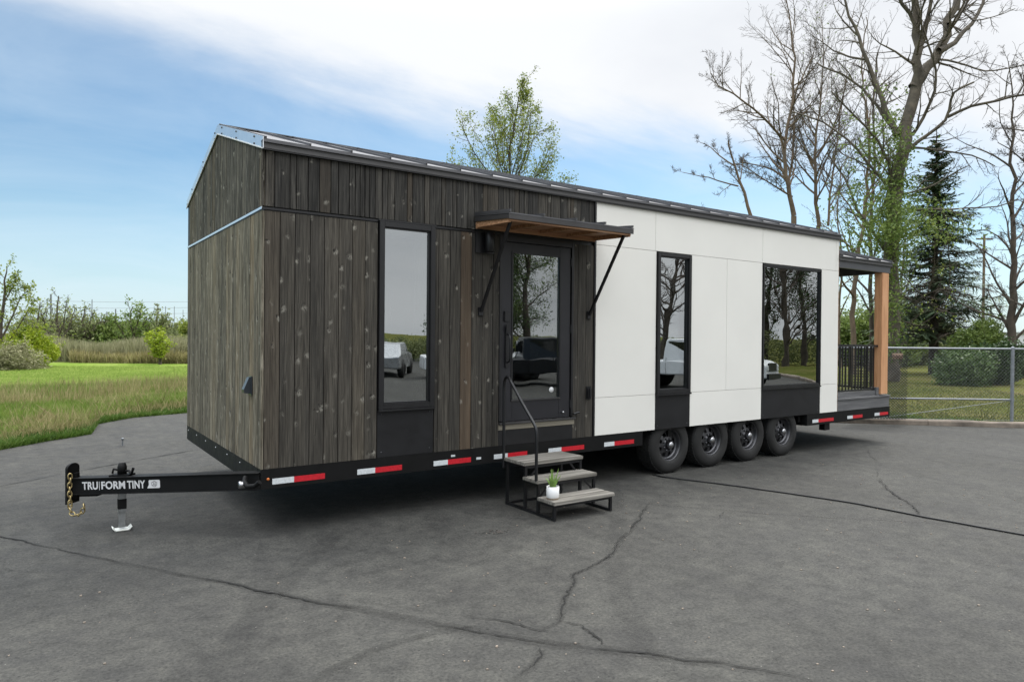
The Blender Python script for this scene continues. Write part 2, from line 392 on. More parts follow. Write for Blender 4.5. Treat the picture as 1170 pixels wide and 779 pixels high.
# ------------------------------------------------------------------ THE TRAILER HOUSE
W = 3.62; L = 9.485; ZB = .628; ZT = 3.0; ZE = 3.54; ZR = 4.087; LP = 11.2
H = empty('tiny_house', (0,0,0), label='long tiny house on wheels with charred wood front half and white panel rear half', cat='tiny house')
T = -.022   # thickness of the cladding in front of plane y=0 / x=0 is inside: faces sit at 0
def boards(mb, along, a0, a1, zf0, zf1, widths, gap=.005, face=0., depth=.022, skip=()):
    """vertical boards between a0..a1; zf0/zf1 functions giving bottom/top; skip: list of (a0,a1,z0,z1) openings"""
    a = a0
    while a < a1-.01:
        w = R_.choice(widths); b = min(a+w, a1)
        if a1-b < .04: b = a1
        segs = [(a, b)]
        # cut boards on opening edges
        for (s0, s1, q0, q1) in skip:
            ns = []
            for (p, q) in segs:
                for c in (s0, s1):
                    if p < c < q: ns.append((p, c)); p = c
                ns.append((p, q))
            segs = ns
        tone = R_.random(); off = R_.random(); col = (tone, off, 0, 1)
        jit = R_.uniform(-.0015, .0015)
        for (p, q) in segs:
            if q-p < .012: continue
            mid = (p+q)/2; spans = [(None, None)]
            zs = [(0, 1)]
            holes = [(q0, q1) for (s0, s1, q0, q1) in skip if s0-1e-4 <= mid <= s1+1e-4]
            g0 = gap/2 if p == a else 0; g1 = gap/2 if q == b else 0
            pp, qq = p+g0, q-g1
            cur = None
            rngs = []; lo = zf0(mid); hi = None
            for (h0, h1) in sorted(holes):
                if h0 > lo+.01: rngs.append((lo, h0))
                lo = max(lo, h1)
            rngs.append((lo, None))
            for (z0, z1) in rngs:
                if z1 is None:
                    t0, t1 = zf1(pp), zf1(qq)
                    if min(t0, t1) <= z0+.01: continue
                else: t0 = t1 = z1
                y0, y1 = face+jit, face+depth
                if along == 'x':
                    v = [(pp,y0,z0),(qq,y0,z0),(qq,y0,t1),(pp,y0,t0),(pp,y1,z0),(qq,y1,z0),(qq,y1,t1),(pp,y1,t0)]
                else:
                    v = [(y0,pp,z0),(y0,qq,z0),(y0,qq,t1),(y0,pp,t0),(y1,pp,z0),(y1,qq,z0),(y1,qq,t1),(y1,pp,t0)]
                mb.add(v, [(0,1,2,3),(4,7,6,5),(0,4,5,1),(1,5,6,2),(2,6,7,3),(3,7,4,0)], 0, False, col)
        a = b
slope = (ZR-ZE)/(W/2)
def roofz(y): return ZE + slope*(y if y < W/2 else W-y)

MS = 4.02   # where wood meets white
win1 = (1.134, 1.763, 1.113, 2.998); door = (2.585, 3.665, .62, 2.985); win2 = (5.104, 5.763, 1.103, 2.992); win3 = (7.40, 8.955, 1.092, 2.988)
# wall cores (hollow shell with real openings), 2.2 cm behind the cladding faces
def wall_core():
    mb = MB(); y0, y1 = .024, .14
    cuts = [win1, door, win2, win3]; xs = .024
    for (a, b, z0, z1) in cuts:
        mb.box(xs, a+.01, y0, y1, ZB+.002, ZE-.002)
        if z0 > ZB+.05: mb.box(a+.0101, b-.0101, y0, y1, ZB+.002, z0+.01)
        mb.box(a+.0101, b-.0101, y0, y1, z1-.01, ZE-.002)
        xs = b-.01
    mb.box(xs, L-.024, y0, y1, ZB+.002, ZE-.002)
    return mb
wall_core().build('wall_frame', M['black'], H)
mb = MB()
poly = [(.1405, ZB+.002), (W-.1405, ZB+.002), (W-.1405, ZE-.004+slope*.14), (W/2, ZR-.03), (.1405, ZE-.004+slope*.14)]
mb.prism(poly, 'x', .024, .14)
mb.build('end_wall', M['black'], H)
# porch end wall with glazed door opening, clad white
mb = MB(); poly2 = [(.003, ZB), (W-.003, ZB), (W-.003, ZE-.004), (W/2, ZR-.03), (.003, ZE-.004)]
mb.prism(poly2, 'x', L-.0239, L); mb.build('porch_wall', M['white'], H)
# back wall (field side): wood in front part, white further on, with two window openings
bw = [(1.9, 2.9, 1.6, 2.6), (8.0, 9.05, 1.30, 2.9)]
mb = MB(); xs = 0.
for (a, b, z0, z1) in bw:
    mb.box(xs, a, W-.14, W, ZB, ZE-.002); mb.box(a+.0001, b-.0001, W-.14, W, ZB, z0); mb.box(a+.0001, b-.0001, W-.14, W, z1, ZE-.002); xs = b
mb.box(xs, L-.025, W-.14, W, ZB, ZE-.002); mb.build('back_wall', M['blackpanel'], H)
for (a, b, z0, z1) in bw:
    fr = MB()
    for q in ((a,a+.05,z0,z1),(b-.05,b,z0,z1),(a+.0501,b-.0501,z0,z0+.05),(a+.0501,b-.0501,z1-.05,z1)): fr.box(q[0],q[1],W-.10,W+.02,q[2],q[3])
    f = fr.build('window', M['frame'], H); g = MB().box(a+.05,b-.05,W-.04,W-.034,z0+.05,z1-.05); g.build('pane', mat('back_pane', (.8,.85,.85), .1) if False else M['glassback'] if 'glassback' in M else M.setdefault('glassback', glass('back_glass', .06, (.9,.92,.92))), f)
# interior
mb = MB().box(.1405, L-.0245, .1405, W-.1405, ZB+.01, ZB+.14); mb.build('interior_floor', M['floorin'], H)
mb = MB().box(.1405, L-.0245, .1405, W-.1405, 3.38, 3.40)
mb.build('interior_ceiling', M['wallin'], H)
mb = MB().box(4.02, 4.1, .15, 1.35, .77, 3.379).box(4.02, 4.1, 2.3, W-.141, .77, 3.379).box(6.3, 6.38, .15, 2.4, .77, 3.379).box(.1405, 3.9, W-.16, W-.1405, .77, 1.6).box(4.1001, 7.9, W-.16, W-.1405, .77, 3.379)
mb.build('interior_partition', M['wallin'], H)
mb = MB().box(.35, 3.4, W-.78, W-.161, .771, 1.66, bev=.01)
mb.build('kitchen_unit', M['blackpanel'], H); MB().box(7.1, 7.75, 2.6, W-.17, .771, 2.55, bev=.02).build('tall_cupboard', M['blackpanel'], H)
for x in (1.20, 5.17, 7.47, 1.71, 5.69, 8.85):   # pale returns beside the openings
    MB().box(x-.012, x, .1405, .34, 1.15, 2.98).build('window_return', M['wallin'], H)

# wood cladding, front
FL = MB(); wl = [.132, .138, .142]
boards(FL, 'x', .024, MS-.03, lambda a: ZB, lambda a: ZT-.022, wl, gap=.007, skip=[(win1[0]-.012, win1[1]+.012, ZB, ZT), (door[0], door[1], ZB, ZT)])
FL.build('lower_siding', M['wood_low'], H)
FU = MB(); boards(FU, 'x', .024, MS-.03, lambda a: ZT+.02, lambda a: ZE, [.05,.06,.075,.085,.11,.14], gap=.008)
FU.build('upper_siding', M['wood_up'], H)
GL = MB(); boards(GL, 'y', .0, W, lambda a: ZB, lambda a: ZT-.022, [.132,.138,.142], gap=.008)
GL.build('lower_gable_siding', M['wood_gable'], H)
GU = MB(); boards(GU, 'y', .0, W, lambda a: ZT+.02, lambda a: roofz(a), [.085,.11,.14], gap=.008)
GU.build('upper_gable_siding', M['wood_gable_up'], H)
# corner trims
MB().box(-.010, .014, -.008, -.0025, ZT+.022, ZE-.002).build('upper_corner_trim', M['wood_gable_up'], H)
MB().box(MS-.028, MS-.002, -.012, .022, ZB, ZE-.03).build('joint_trim', M['frame'], H)
# z-flashing between storeys
MB().box(-.006, 1.12, -.008, -.0025, ZT-.012, ZT+.006).box(1.775, 2.25, -.008, -.0025, ZT-.012, ZT+.006).box(1.121,1.774,-.022,-.0025,ZT+.0,ZT+.014).build('storey_flashing', M['frame'], H)
MB().box(-.009, -.0025, -.008, W, ZT-.012, ZT+.010).build('gable_flashing', M['flash'], H)
# white panels with thin open joints
g = .0021
MB().box(MS, L-.006, .012, .0235, ZB+.003, ZE-.003).build('panel_backing', M['seam'], H) if False else None
cols_up = [(MS, 5.072), (5.072, 6.96), (6.96, 8.955+.45), (8.955+.45, L)]
def panel(x0, x1, z0, z1):
    MB().box(x0+g, x1-g, 0., .0235, z0+g, z1-g, bev=.0012).build('white_panel', M['white'], H)
ZS = 3.0; ZL = 1.10
panel(MS, 5.072, ZS, ZE); panel(5.072, 7.385, ZS, ZE); panel(7.385, 9.42-.02, ZS, ZE); panel(9.40, L, ZS, ZE)
panel(MS, 5.092, ZL, ZS); panel(MS, 5.145, ZB, ZL) if False else panel(MS, 5.092, ZB, ZL)
panel(5.777, 6.55, ZL, ZS); panel(6.55, 7.385, ZL, ZS); panel(5.777, 7.385, ZB, ZL)
panel(8.968, L, ZL, ZS); panel(8.968, L, ZB, ZL)
# dark joint seen through the gaps
mb = MB()
for (x0,x1,z0,z1) in ((MS+.01, 5.09, ZB+.01, ZE-.01), (5.78, 7.38, ZB+.01, ZE-.01), (8.97, L-.026, ZB+.01, ZE-.01)):
    MB().box(x0, x1, .0085+.0152, .0239, z0, z1).build('joint_backing', M['seam'], H)
# black infill panels below windows
for (a, b) in ((win1[0]-.002, win1[1]+.002), (5.094, 5.775), (7.387, 8.966)):
    MB().box(a, b, .002, .0235, ZB, 1.099, bev=.0015).build('black_infill_panel', M['blackpanel'], H)
for (a, b) in ((1.136, 1.761), (5.1, 5.76), (7.4, 8.95)):
    for x in (a+.04, b-.04):
        for z in (.68, 1.06): MB().lathe([(.0001,-.0045),(.006,-.004),(.007,.001)], 'y', (x,.002,z), 8).build('panel_screw', M['rim'], H)

# windows
def window(a, b, z0, z1, fw, gl='glass', sill=True, proud=-.028):
    mb = MB()
    mb.box(a, a+fw, proud, .10, z0, z1, bev=.003); mb.box(b-fw, b, proud, .10, z0, z1, bev=.003)
    mb.box(a+fw-.001, b-fw+.001, proud+.001, .10, z0+.001, z0+fw, bev=.003); mb.box(a+fw-.001, b-fw+.001, proud+.001, .10, z1-fw, z1-.001, bev=.003)
    # inner bead
    i = fw*.72
    mb.box(a+fw-.0005, a+fw+.012, -.004, .05, z0+fw, z1-fw); mb.box(b-fw-.012, b-fw+.0005, -.004, .05, z0+fw, z1-fw)
    mb.box(a+fw+.0121, b-fw-.0121, -.0035, .05, z0+fw-.0005, z0+fw+.012); mb.box(a+fw+.0121, b-fw-.0121, -.0035, .05, z1-fw-.012, z1-fw+.0005)
    w = mb.build('window', M['frame'], H)
    MB().box(a+fw+.012, b-fw-.012, .018, .024, z0+fw+.012, z1-fw-.012).build('pane', M[gl], w)
    if sill: MB().box(a-.006, b+.006, proud-.012, -.0035, z0-.022, z0-.0015, bev=.003).build('sill', M['frame'], w)
    return w
window(*win1, .055); window(*win2, .05); window(*win3, .03, sill=True, proud=-.016)

# door with frame
x0, x1, z0, z1 = door
mb = MB()
mb.box(x0, x0+.035, -.012, .12, .90, z1, bev=.003); mb.box(x1-.035, x1, -.012, .12, .90, z1, bev=.003); mb.box(x0+.034, x1-.034, -.011, .12, z1-.06, z1-.001, bev=.003)
mb.box(x0, x1, -.004, .12, ZB, .799)      # black panel under the threshold
DF = mb.build('door_frame', M['frame'], H)
MB().box(x0-.001, x1+.02, -.014, .12, .80, .862, bev=.003).build('threshold', M['threshold'], DF)
MB().box(x0, x1+.03, -.035, .10, .864, .886, bev=.003).build('door_sill', M['flashdark'], DF)
dx0, dx1, dz0, dz1 = x0+.039, x1-.045, .892, z1-.066
gx0, gx1, gz0, gz1 = 2.775, 3.455, 1.135, 2.80
mb = MB()
mb.box(dx0, gx0, .004, .05, dz0, dz1, bev=.002); mb.box(gx1, dx1, .004, .05, dz0, dz1, bev=.002)
mb.box(gx0-.001, gx1+.001, .005, .05, dz0+.001, gz0, bev=.002); mb.box(gx0-.001, gx1+.001, .005, .05, gz1, dz1-.001, bev=.002)
DR = mb.build('door', M['door'], H)
MB().box(gx0+.001, gx1-.001, .022, .028, gz0+.001, gz1-.001).build('door_glass', M['glassdoor'], DR)
mb = MB(); q = .018
mb.box(gx0-q, gx0, -.004, .0035, gz0-q, gz1+q); mb.box(gx1, gx1+q, -.004, .0035, gz0-q, gz1+q)
mb.box(gx0+.0001, gx1-.0001, -.004, .0035, gz1, gz1+q)
mb.build('glazing_bead', M['frame'], DR)
MB().box(gx0-q, gx1+q, -.009, .0035, gz0-q, gz0-.0005, bev=.002).build('lower_bead', M['flashdark'], DR)
mb = MB()
mb.box(2.652, 2.735, -.018, .003, 2.02, 2.14, bev=.006); mb.box(2.665, 2.722, -.03, -.018, 1.90, 1.99, bev=.005)
mb.build('keypad_lock', M['frame'], DR)
mb = MB().box(2.668, 2.716, -.016, .003, 1.50, 1.96, bev=.004)
mb.tube([(2.692,-.016,1.88),(2.692,-.06,1.865),(2.692,-.068,1.82),(2.692,-.068,1.62),(2.692,-.06,1.575),(2.692,-.016,1.56)], .0095, 10)
mb.build('door_handle', M['frame'], DR)
MB().lathe([(.0001,.0),(.034,.0),(.034,.002)], 'y', (3.355,.018,1.225), 24).build('round_sticker', M['decal'], DR)
for z in (1.05, 1.95, 2.75): MB().tube([(dx1+.008,-.003,z-.05),(dx1+.008,-.003,z+.05)], .008, 8).build('hinge', M['frame'], DR)
MB().lathe([(.0001,-.035),(.012,-.035),(.014,-.02),(.008,-.001)], 'y', (3.50,-.0,.955), 12).build('door_stop', M['chrome'], DR)
MB().tube([(3.66,-.03,.925),(3.72,-.035,.94),(3.745,-.04,.94)], .012, 8).build('hold_back', M['frame'], DR)

# outlets and lamp
mb = MB().box(3.875, 3.955, -.012, -.0016, 1.09, 1.25, bev=.004).box(3.883, 3.947, -.05, -.0125, 1.10, 1.24, bev=.018)
mb.build('outlet_cover', M['blackpanel'], H)
mb = MB().box(-.014, -.0016, .29, .40, 1.28, 1.46, bev=.004)
mb.prism([(-.0145,1.45),(-.035,1.44),(-.075,1.33),(-.07,1.30),(-.0145,1.29)], 'y', .305, .385) if False else None
v = [(-.0145,1.452),(-.03,1.448),(-.078,1.335),(-.074,1.305),(-.0145,1.292)]
n = len(v); vs = [(x,.305,z) for x,z in v]+[(x,.387,z) for x,z in v]
mb.add(vs, [tuple(range(n)), tuple(range(2*n-1,n-1,-1))]+[(i,n+i,n+(i+1)%n,(i+1)%n) for i in range(n)])
mb.build('gable_outlet', M['outlet'], H)
mb = MB().box(2.26, 2.50, -.02, -.0016, 2.765, 3.0, bev=.003)
mb.lathe([(.0001,2.775),(.044,2.775),(.05,2.78),(.05,2.985),(.046,2.99),(.0001,2.99)], 'z', (2.40,-.085,0), 20)
mb.box(2.385, 2.415, -.06, -.019, 2.86, 2.90)
mb.build('wall_lamp', M['black'], H)

# awning over the door
AW = MB()
ax0, ax1, ay = 2.262, 3.965, -.66
def quadslab(mb, x0, x1, ya, za, yb, zb, th, mi=0):
    v = [(x0,ya,za),(x1,ya,za),(x1,yb,zb),(x0,yb,zb)]; vs = v+[(x,y,z-th) for x,y,z in v]
    mb.add(vs, [(0,1,2,3),(7,6,5,4),(0,4,5,1),(1,5,6,2),(2,6,7,3),(3,7,4,0)], mi)
quadslab(AW, ax0-.02, ax1+.03, -.0165, 3.172, ay-.02, 3.112, .014)
AWN = AW.build('awning', M['roofm'], H)
mb = MB().box(ax0-.018, ax1+.028, ay-.018, ay-.004, 3.047, 3.096); 
mb.build('awning_fascia', M['flashdark'], AWN)
mb = MB(); v = [(ax0-.017,-.0175,3.155),(ax0-.017,ay,3.095),(ax0-.017,ay,3.052),(ax0-.017,-.0175,3.10)]
mb.add(v+[(x+.012,y,z) for x,y,z in v], [(0,1,2,3),(7,6,5,4),(0,4,5,1),(1,5,6,2),(2,6,7,3),(3,7,4,0)]); mb.build('awning_side_flashing', M['flashdark'], AWN)
mb = MB()
for x in (ax0-.01, ax0+.42, ax0+.86, ax0+1.28, ax1):   # standing seams
    vv = [(x,-.02,3.1735),(x,ay-.02,3.1135)]; mb.bar((x,-.02,3.187),(x,ay-.035,3.127), .018, .026)
mb.build('awning_seam', M['roofm'], AWN)
mb = MB(); quadslab(mb, ax0+.0, ax1-.0, -.0175, 3.098, ay+.0, 3.075, .014); 
mb.bar((ax0+.012,-.0175,3.06),(ax0+.012,ay+.01,3.04), .03, .05); mb.bar((ax1-.012,-.0175,3.06),(ax1-.012,ay+.01,3.04), .03, .05)
for x in (2.70, 3.13, 3.54): mb.bar((x,-.0175,3.07),(x,ay+.04,3.045), .035, .04)
mb.box(ax0, ax1, -.045, -.0175, 3.025, 3.08); mb.box(ax0, ax1, ay, ay+.025, 3.028, 3.062)
mb.build('awning_soffit', M['soffit'], AWN)
for xt, xb in ((2.315, 2.335), (3.912, 3.905)):
    mb = MB().bar((xt, -.60, 3.03), (xb, -.02, 2.125), .028, .028).box(xb-.03, xb+.03, -.022, -.003, 2.08, 2.17, bev=.002)
    mb.build('awning_strut', M['black'], AWN)

# main roof
RO = MB()
def roofside(mb, x0, x1, th, dz, over, flip=False):
    ya, za = -over, ZE+dz-slope*over; yb, zb = W/2, ZR+dz
    v = [(x0,ya,za),(x1,ya,za),(x1,yb,zb),(x0,yb,zb)]
    if flip: v = [(x, W-y, z) for x,y,z in v]
    vs = v+[(x,y,z-th) for x,y,z in v]
    mb.add(vs, [(0,1,2,3),(7,6,5,4),(0,4,5,1),(1,5,6,2),(2,6,7,3),(3,7,4,0)])
roofside(RO, -.0025, L+.02, .03, .092, .055); roofside(RO, -.0025, L+.02, .03, .092, .055, True)
ROOF = RO.build('roof', M['roofm'], H)
mb = MB(); x = .012; k = 0
while x < L+.02:
    for fl in (0, 1):
        a = Vector((x, -.06, ZE+.092-slope*.06+.010)); b = Vector((x, W/2-.02, ZR+.092+.010))
        if fl: a.y = W-a.y; b.y = W-b.y
        mb.bar(a, b, .018, .022)
    x += .405
mb.box(-.0025, L+.02, W/2-.06, W/2+.06, ZR+.088, ZR+.10)
mb.build('standing_seam', M['roofm'], ROOF)
mb = MB().box(-.012, L+.01, -.034, -.0026, ZE-.005, ZE+.048)
mb.build('fascia', M['fascia'], ROOF)
MB().box(-.014, L+.012, -.046, -.0026, ZE+.0485, ZE+.062).box(-.012, L+.01, -.030, -.0026, ZE-.018, ZE-.0055).build('drip_edge', M['black'], ROOF)
mb = MB().box(-.012, L+.01, W+.003, W+.034, ZE-.005, ZE+.048); mb.build('back_fascia', M['fascia'], ROOF)
# gable rake flashing (bright aluminium)
mb = MB()
for fl in (0, 1):
    a = (-.048, ZE-.012); b = (W/2, ZR+.0)
    def Y(y): return y if not fl else W-y
    v = [(-.010, Y(a[0]), a[1]), (-.010, Y(b[0]), b[1]), (-.010, Y(b[0]), b[1]+.104), (-.010, Y(a[0]), a[1]+.104)]
    mb.add(v+[(p[0]+.007,p[1],p[2]) for p in v], [(0,1,2,3),(7,6,5,4),(0,4,5,1),(1,5,6,2),(2,6,7,3),(3,7,4,0)])
mb.build('rake_flashing', M['flash'], ROOF)
mb = MB()
for fl in (0, 1):
    for (s, e) in (((-.048, ZE-.012), (W/2, ZR)),):
        a = Vector((-.013, s[0] if not fl else W-s[0], s[1]-.002)); b = Vector((-.013, e[0], e[1]-.002)); mb.bar(a, b, .010, .010)
mb.build('rake_hem', M['decal'], ROOF)
mb = MB()
for y in (.25, .95, 1.6, 1.95, 2.6, 3.3):
    for dz in (.02, .085): mb.lathe([(.0001,-.008),(.009,-.006),(.01,0)], 'x', (-.0105, y, roofz(y)-.002+dz), 8)
mb.build('flashing_screw', M['frame'], ROOF)

MB().box(L+.0005, L+.004, -.001, .02, ZB, ZE-.02).build('edge_strip', M['soffit'], H)
# porch
PX0, PX1 = L+.002, 11.2
mb = MB(); zp = 3.065; th = .2
mb.box(PX0, PX1, .0, .05, zp, zp+.13); mb.box(PX1-.05, PX1, .0505, W-.0505, zp, zp+.13); mb.box(PX0, PX1, W-.05, W, zp, zp+.13)
PB = mb.build('porch_beam', M['porchm'], H)
mb = MB().box(PX0, PX1+.02, -.03, -.0005, zp+.12, zp+.175); mb.box(PX1+.0005, PX1+.02, .0, W, zp+.12, zp+.175); mb.build('porch_fascia', M['fascia'], H)
mb = MB()
for fl in (0,1):
    v = [(PX0,-.05,zp+.19),(PX1+.04,-.05,zp+.19),(PX1+.04,W/2,zp+.19+slope*1.84),(PX0,W/2,zp+.19+slope*1.84)]
    if fl: v = [(x,W-y,z) for x,y,z in v]
    mb.add(v+[(x,y,z-.02) for x,y,z in v], [(0,1,2,3),(7,6,5,4),(0,4,5,1),(1,5,6,2),(2,6,7,3),(3,7,4,0)])
PR = mb.build('porch_roof', M['roofm'], H)
mb = MB(); 
for x in [PX0+.03+.41*i for i in range(5)]: mb.bar((x,-.055,zp+.205),(x,W/2,zp+.205+slope*1.84), .022, .032)
mb.box(PX0, PX1+.04, -.052, -.0505, zp+.176, zp+.186)
mb.build('porch_seam', M['porchm'], PR)
mb = MB().prism([(.06, zp+.17), (W-.06, zp+.17), (W/2, zp+.165+slope*1.75)], 'x', PX1-.03, PX1-.005); mb.build('porch_gable', M['blackpanel'], H)
for y in (.005, W-.145):
    MB().box(10.93, 11.165, y, y+.14, .86, zp-.0005, bev=.006).build('porch_post', M['fir'], H)
mb = MB().box(PX0, PX1+.03, -.02, W+.02, .815, .842)
DK = mb.build('porch_deck', M['deck'], H)
mb = MB().box(PX0, PX1+.01, -.002, .04, ZB+.002, .8145); mb.box(PX1-.03, PX1+.0105, .0405, W-.0405, ZB+.002, .8145).box(PX0, PX1+.01, W-.04, W, ZB+.002, .8145); mb.build('deck_fascia', M['deck'], DK)
def railing(a, b):
    mb = MB(); a, b = Vector(a), Vector(b); d = (b-a); n_ = int(d.length/.098)
    mb.bar(a+Vector((0,0,1.735)), b+Vector((0,0,1.735)), .055, .035); mb.bar(a+Vector((0,0,.955)), b+Vector((0,0,.955)), .035, .03)
    for i in range(1, n_):
        p = a+d*(i/n_); mb.box(p.x-.009, p.x+.009, p.y-.009, p.y+.009, .955, 1.72)
    mb.build('railing', M['black'], H)
railing((PX0,.09,0), (10.925,.09,0)); railing((PX0,W-.09,0), (10.925,W-.09,0)); railing((11.06,.146,0), (11.06,W-.146,0))
MB().box(PX0, 10.9, .06, .13, .8425, .93).box(10.84, 10.925, .04, .15, .8425, .985).build('rail_kerb', M['deck'], H)
# porch glass door on the house end wall
MB().box(L+.001, L+.03, 1.0, 2.6, .86, 2.95).build('porch_door', M['frame'], H)

# chassis
mb = MB()
for (ya, yb) in ((-.004, .09), (W-.09, W+.004)):   # side rails stop either side of the axle bay
    mb.box(0.0, 4.86, ya, yb, .445, ZB-.001).box(8.60, LP+.03, ya, yb, .445, ZB-.001)
mb.box(-.003, .09, .0905, W-.0905, .445, ZB-.001).box(LP-.06, LP+.03, .0905, W-.0905, .445, ZB-.001)
mb.box(.091, 4.859, .0905, W-.0905, ZB-.03, ZB-.0015).box(8.601, LP-.061, .0905, W-.0905, ZB-.03, ZB-.0015).box(4.859, 8.601, .36, W-.36, ZB-.03, ZB-.0015)
mb.box(4.80, 4.86, .0905, .36, .44, ZB-.031).box(8.60, 8.66, .0905, .36, .44, ZB-.031)
CH = mb.build('chassis', M['steel'], H)
mb = MB()
for y in (.72, W-.72): mb.box(.1, LP-.1, y-.05, y+.05, .36, .597)
x = .6
while x < LP-.3: mb.box(x-.03, x+.03, .091, W-.091, .50, .5975); x += .61
mb.build('chassis_beam', M['steel'], CH)
mb = MB()
for i in range(7): mb.lathe([(.0001,-.006),(.008,-.005),(.01,0)], 'x', (-.003, .2+.55*i, .575), 8)
mb.build('frame_bolt', M['chrome'], CH)
MB().box(9.15, 9.3, .02, .12, .33, .445).box(8.35, 8.55, .2, .3, .36, .5).build('hanger_bracket', M['steel'], CH)
MB().lathe([(.0001,-.011),(.011,-.01),(.013,0)], 'y', (.065,-.004,.535), 10).build('marker_lamp', mat('marker_amber', (.6,.16,.03), .3), CH)
# fender channel behind the wheels
AX = [5.46+.862*i for i in range(4)]
for i, x in enumerate(AX):
    MB().tube([(x,.16,.385),(x,W-.16,.385)], .045, 10).bar((x-.35,.72,.42),(x+.35,.72,.42),.06,.03).bar((x-.35,W-.72,.42),(x+.35,W-.72,.42),.06,.03).build('axle', M['steel'], CH)
# wheels
def wheel_parts():
    r = .388; ty = MB(); w = .235
    prof = [(.215,-.010),(.222,-.03),(.25,-.042),(.30,-.044),(.345,-.036),(.37,-.018),(.383,.004),(.388,.03),(.388,w-.03),(.383,w-.004),(.36,w+.03),(.25,w+.03),(.215,w+.0)]
    ty.lathe(prof, 'y', (0,0,0), 48)
    # tread blocks
    for j in range(48):
        a = 2*PI*j/48
        for (y0,y1,ph) in ((.0,.05,0),(.06,.11,.5),(.12,.17,0),(.18,.225,.5)):
            aa = a+ph*2*PI/48; c, s = math.cos(aa), math.sin(aa); tx, tz = -s, c
            ty.obox((c*.388, (y0+y1)/2, s*.388), (tx*.017,0,tz*.017), (0,(y1-y0)/2,0), (c*.005,0,s*.005))
    rm = MB()
    rm.lathe([(.2155,.20),(.2155,.0),(.222,-.012),(.214,-.014),(.205,-.004),(.198,.03),(.185,.055),(.178,.055)], 'y', (0,0,0), 48)
    # spoke disc with eight oval openings
    N = 8; seg = 8; vs = []; fs = []
    def pt(rr, a, y): return (rr*math.cos(a), y, rr*math.sin(a))
    rings = [(.179,.056),(.165,.050),(.145,.042),(.112,.034),(.09,.030),(.06,.018),(.058,.0)]
    n = N*seg
    for (rr, y) in rings:
        for j in range(n): vs.append(pt(rr, 2*PI*j/n, y))
    for i in range(len(rings)-1):
        for j in range(n):
            if i in (1,2) and (j % seg) in (2,3,4,5): continue
            fs.append((i*n+j, i*n+(j+1)%n, (i+1)*n+(j+1)%n, (i+1)*n+j))
    rm.add(vs, fs, 0, True)
    rm.lathe([(.2,.12),(.0001,.12)], 'y', (0,0,0), 24)
    for k in range(8):
        a = 2*PI*(k+.5)/8; rm.lathe([(.0001,-.012),(.011,-.010),(.012,.03)], 'y', (.082*math.cos(a),0.01,.082*math.sin(a)), 8)
    hb = MB(); hb.lathe([(.0001,-.062),(.022,-.062),(.034,-.054),(.044,-.050),(.047,-.04),(.048,.02)], 'y', (0,0,0), 24)
    return ty, rm, hb
ty, rm, hb = wheel_parts()
w0 = ty.build('wheel', M['rubber'], None); w0.parent = H; w0.location = (AX[0], .085, .388)
r0 = rm.build('rim', M['rim'], None); r0.parent = w0
h0 = hb.build('hub_cap', M['chrome'], None); h0.parent = w0
for i in range(4):
    for side in (0, 1):
        if i == 0 and side == 0: continue
        c = copy_tree(w0, H); c.location = (AX[i], .085 if side == 0 else W-.085, .388)
        c.rotation_euler = (0, .7*i, 0) if side == 0 else (0, .3*i, PI)
# reflectors
RF = [(.103,.596,.482,.542,.255),(.923,1.404,.476,.53,.24),(1.77,2.23,.487,.54,.22),(2.53,2.99,.487,.54,.24),(3.30,3.853,.478,.535,.25),(4.185,4.703,.474,.53,.22),(8.75,9.371,.476,.53,.22),(9.80,10.29,.474,.53,.22),(10.70,11.17,.474,.53,.22)]
for (a, b, z0, z1, wl_) in RF:
    z0, z1 = .482, .535
    MB().box(a, a+wl_*.78, -.0065, -.0045, z0, z1).box(a+wl_*.78+.0002, b, -.0065, -.0045, z0, z1, mi=1).build('reflector_tape', [M['tapew'], M['taper']], H)
MB().box(2.30,2.36,-.0065,-.0045,.50,.525).box(1.98,2.03,-.0065,-.0045,.56,.58).build('data_sticker', M['tapew'], H)

# tongue: single visible drawbar running to the coupler, sloping slightly
A_ = Vector((.02, .03, .525)); hy = 1.29
B_ = Vector((-1.374, hy, 0))
rB = ray(86, 554.3); tB = (hy-CAM.y)/rB.y; B_ = CAM + rB*tB
d = (B_-A_).normalized(); sd = d.cross(Vector((0,0,1))).normalized(); up = sd.cross(d).normalized()
TG = MB(); TG.bar(A_-d*.0, B_, .10, .145); TG.obox((A_+B_)/2+up*.0745, d*((B_-A_).length/2), sd*.068, up*.003); TG.obox((A_+B_)/2-up*.0745, d*((B_-A_).length/2), sd*.068, up*.003)
TON = TG.build('drawbar', M['steel'], H)
# near-side direction of the drawbar (towards the camera)
near = sd if sd.dot(CAM-A_) > 0 else -sd
mb = MB(); fwd = (B_-A_).normalized()
pc = B_+fwd*.03
mb.obox(pc+Vector((0,0,.0)), fwd*.012, near*.075, Vector((0,0,.165)))
mb.lathe([(.0001,-.012),(.075,-.012),(.075,.012),(.0001,.012)], 'x', (0,0,0), 20) if False else None
mb.obox(pc-fwd*.03, fwd*.03, near*.02, Vector((0,0,.12)))
mb.build('coupler_plate', M['steel'], TON)
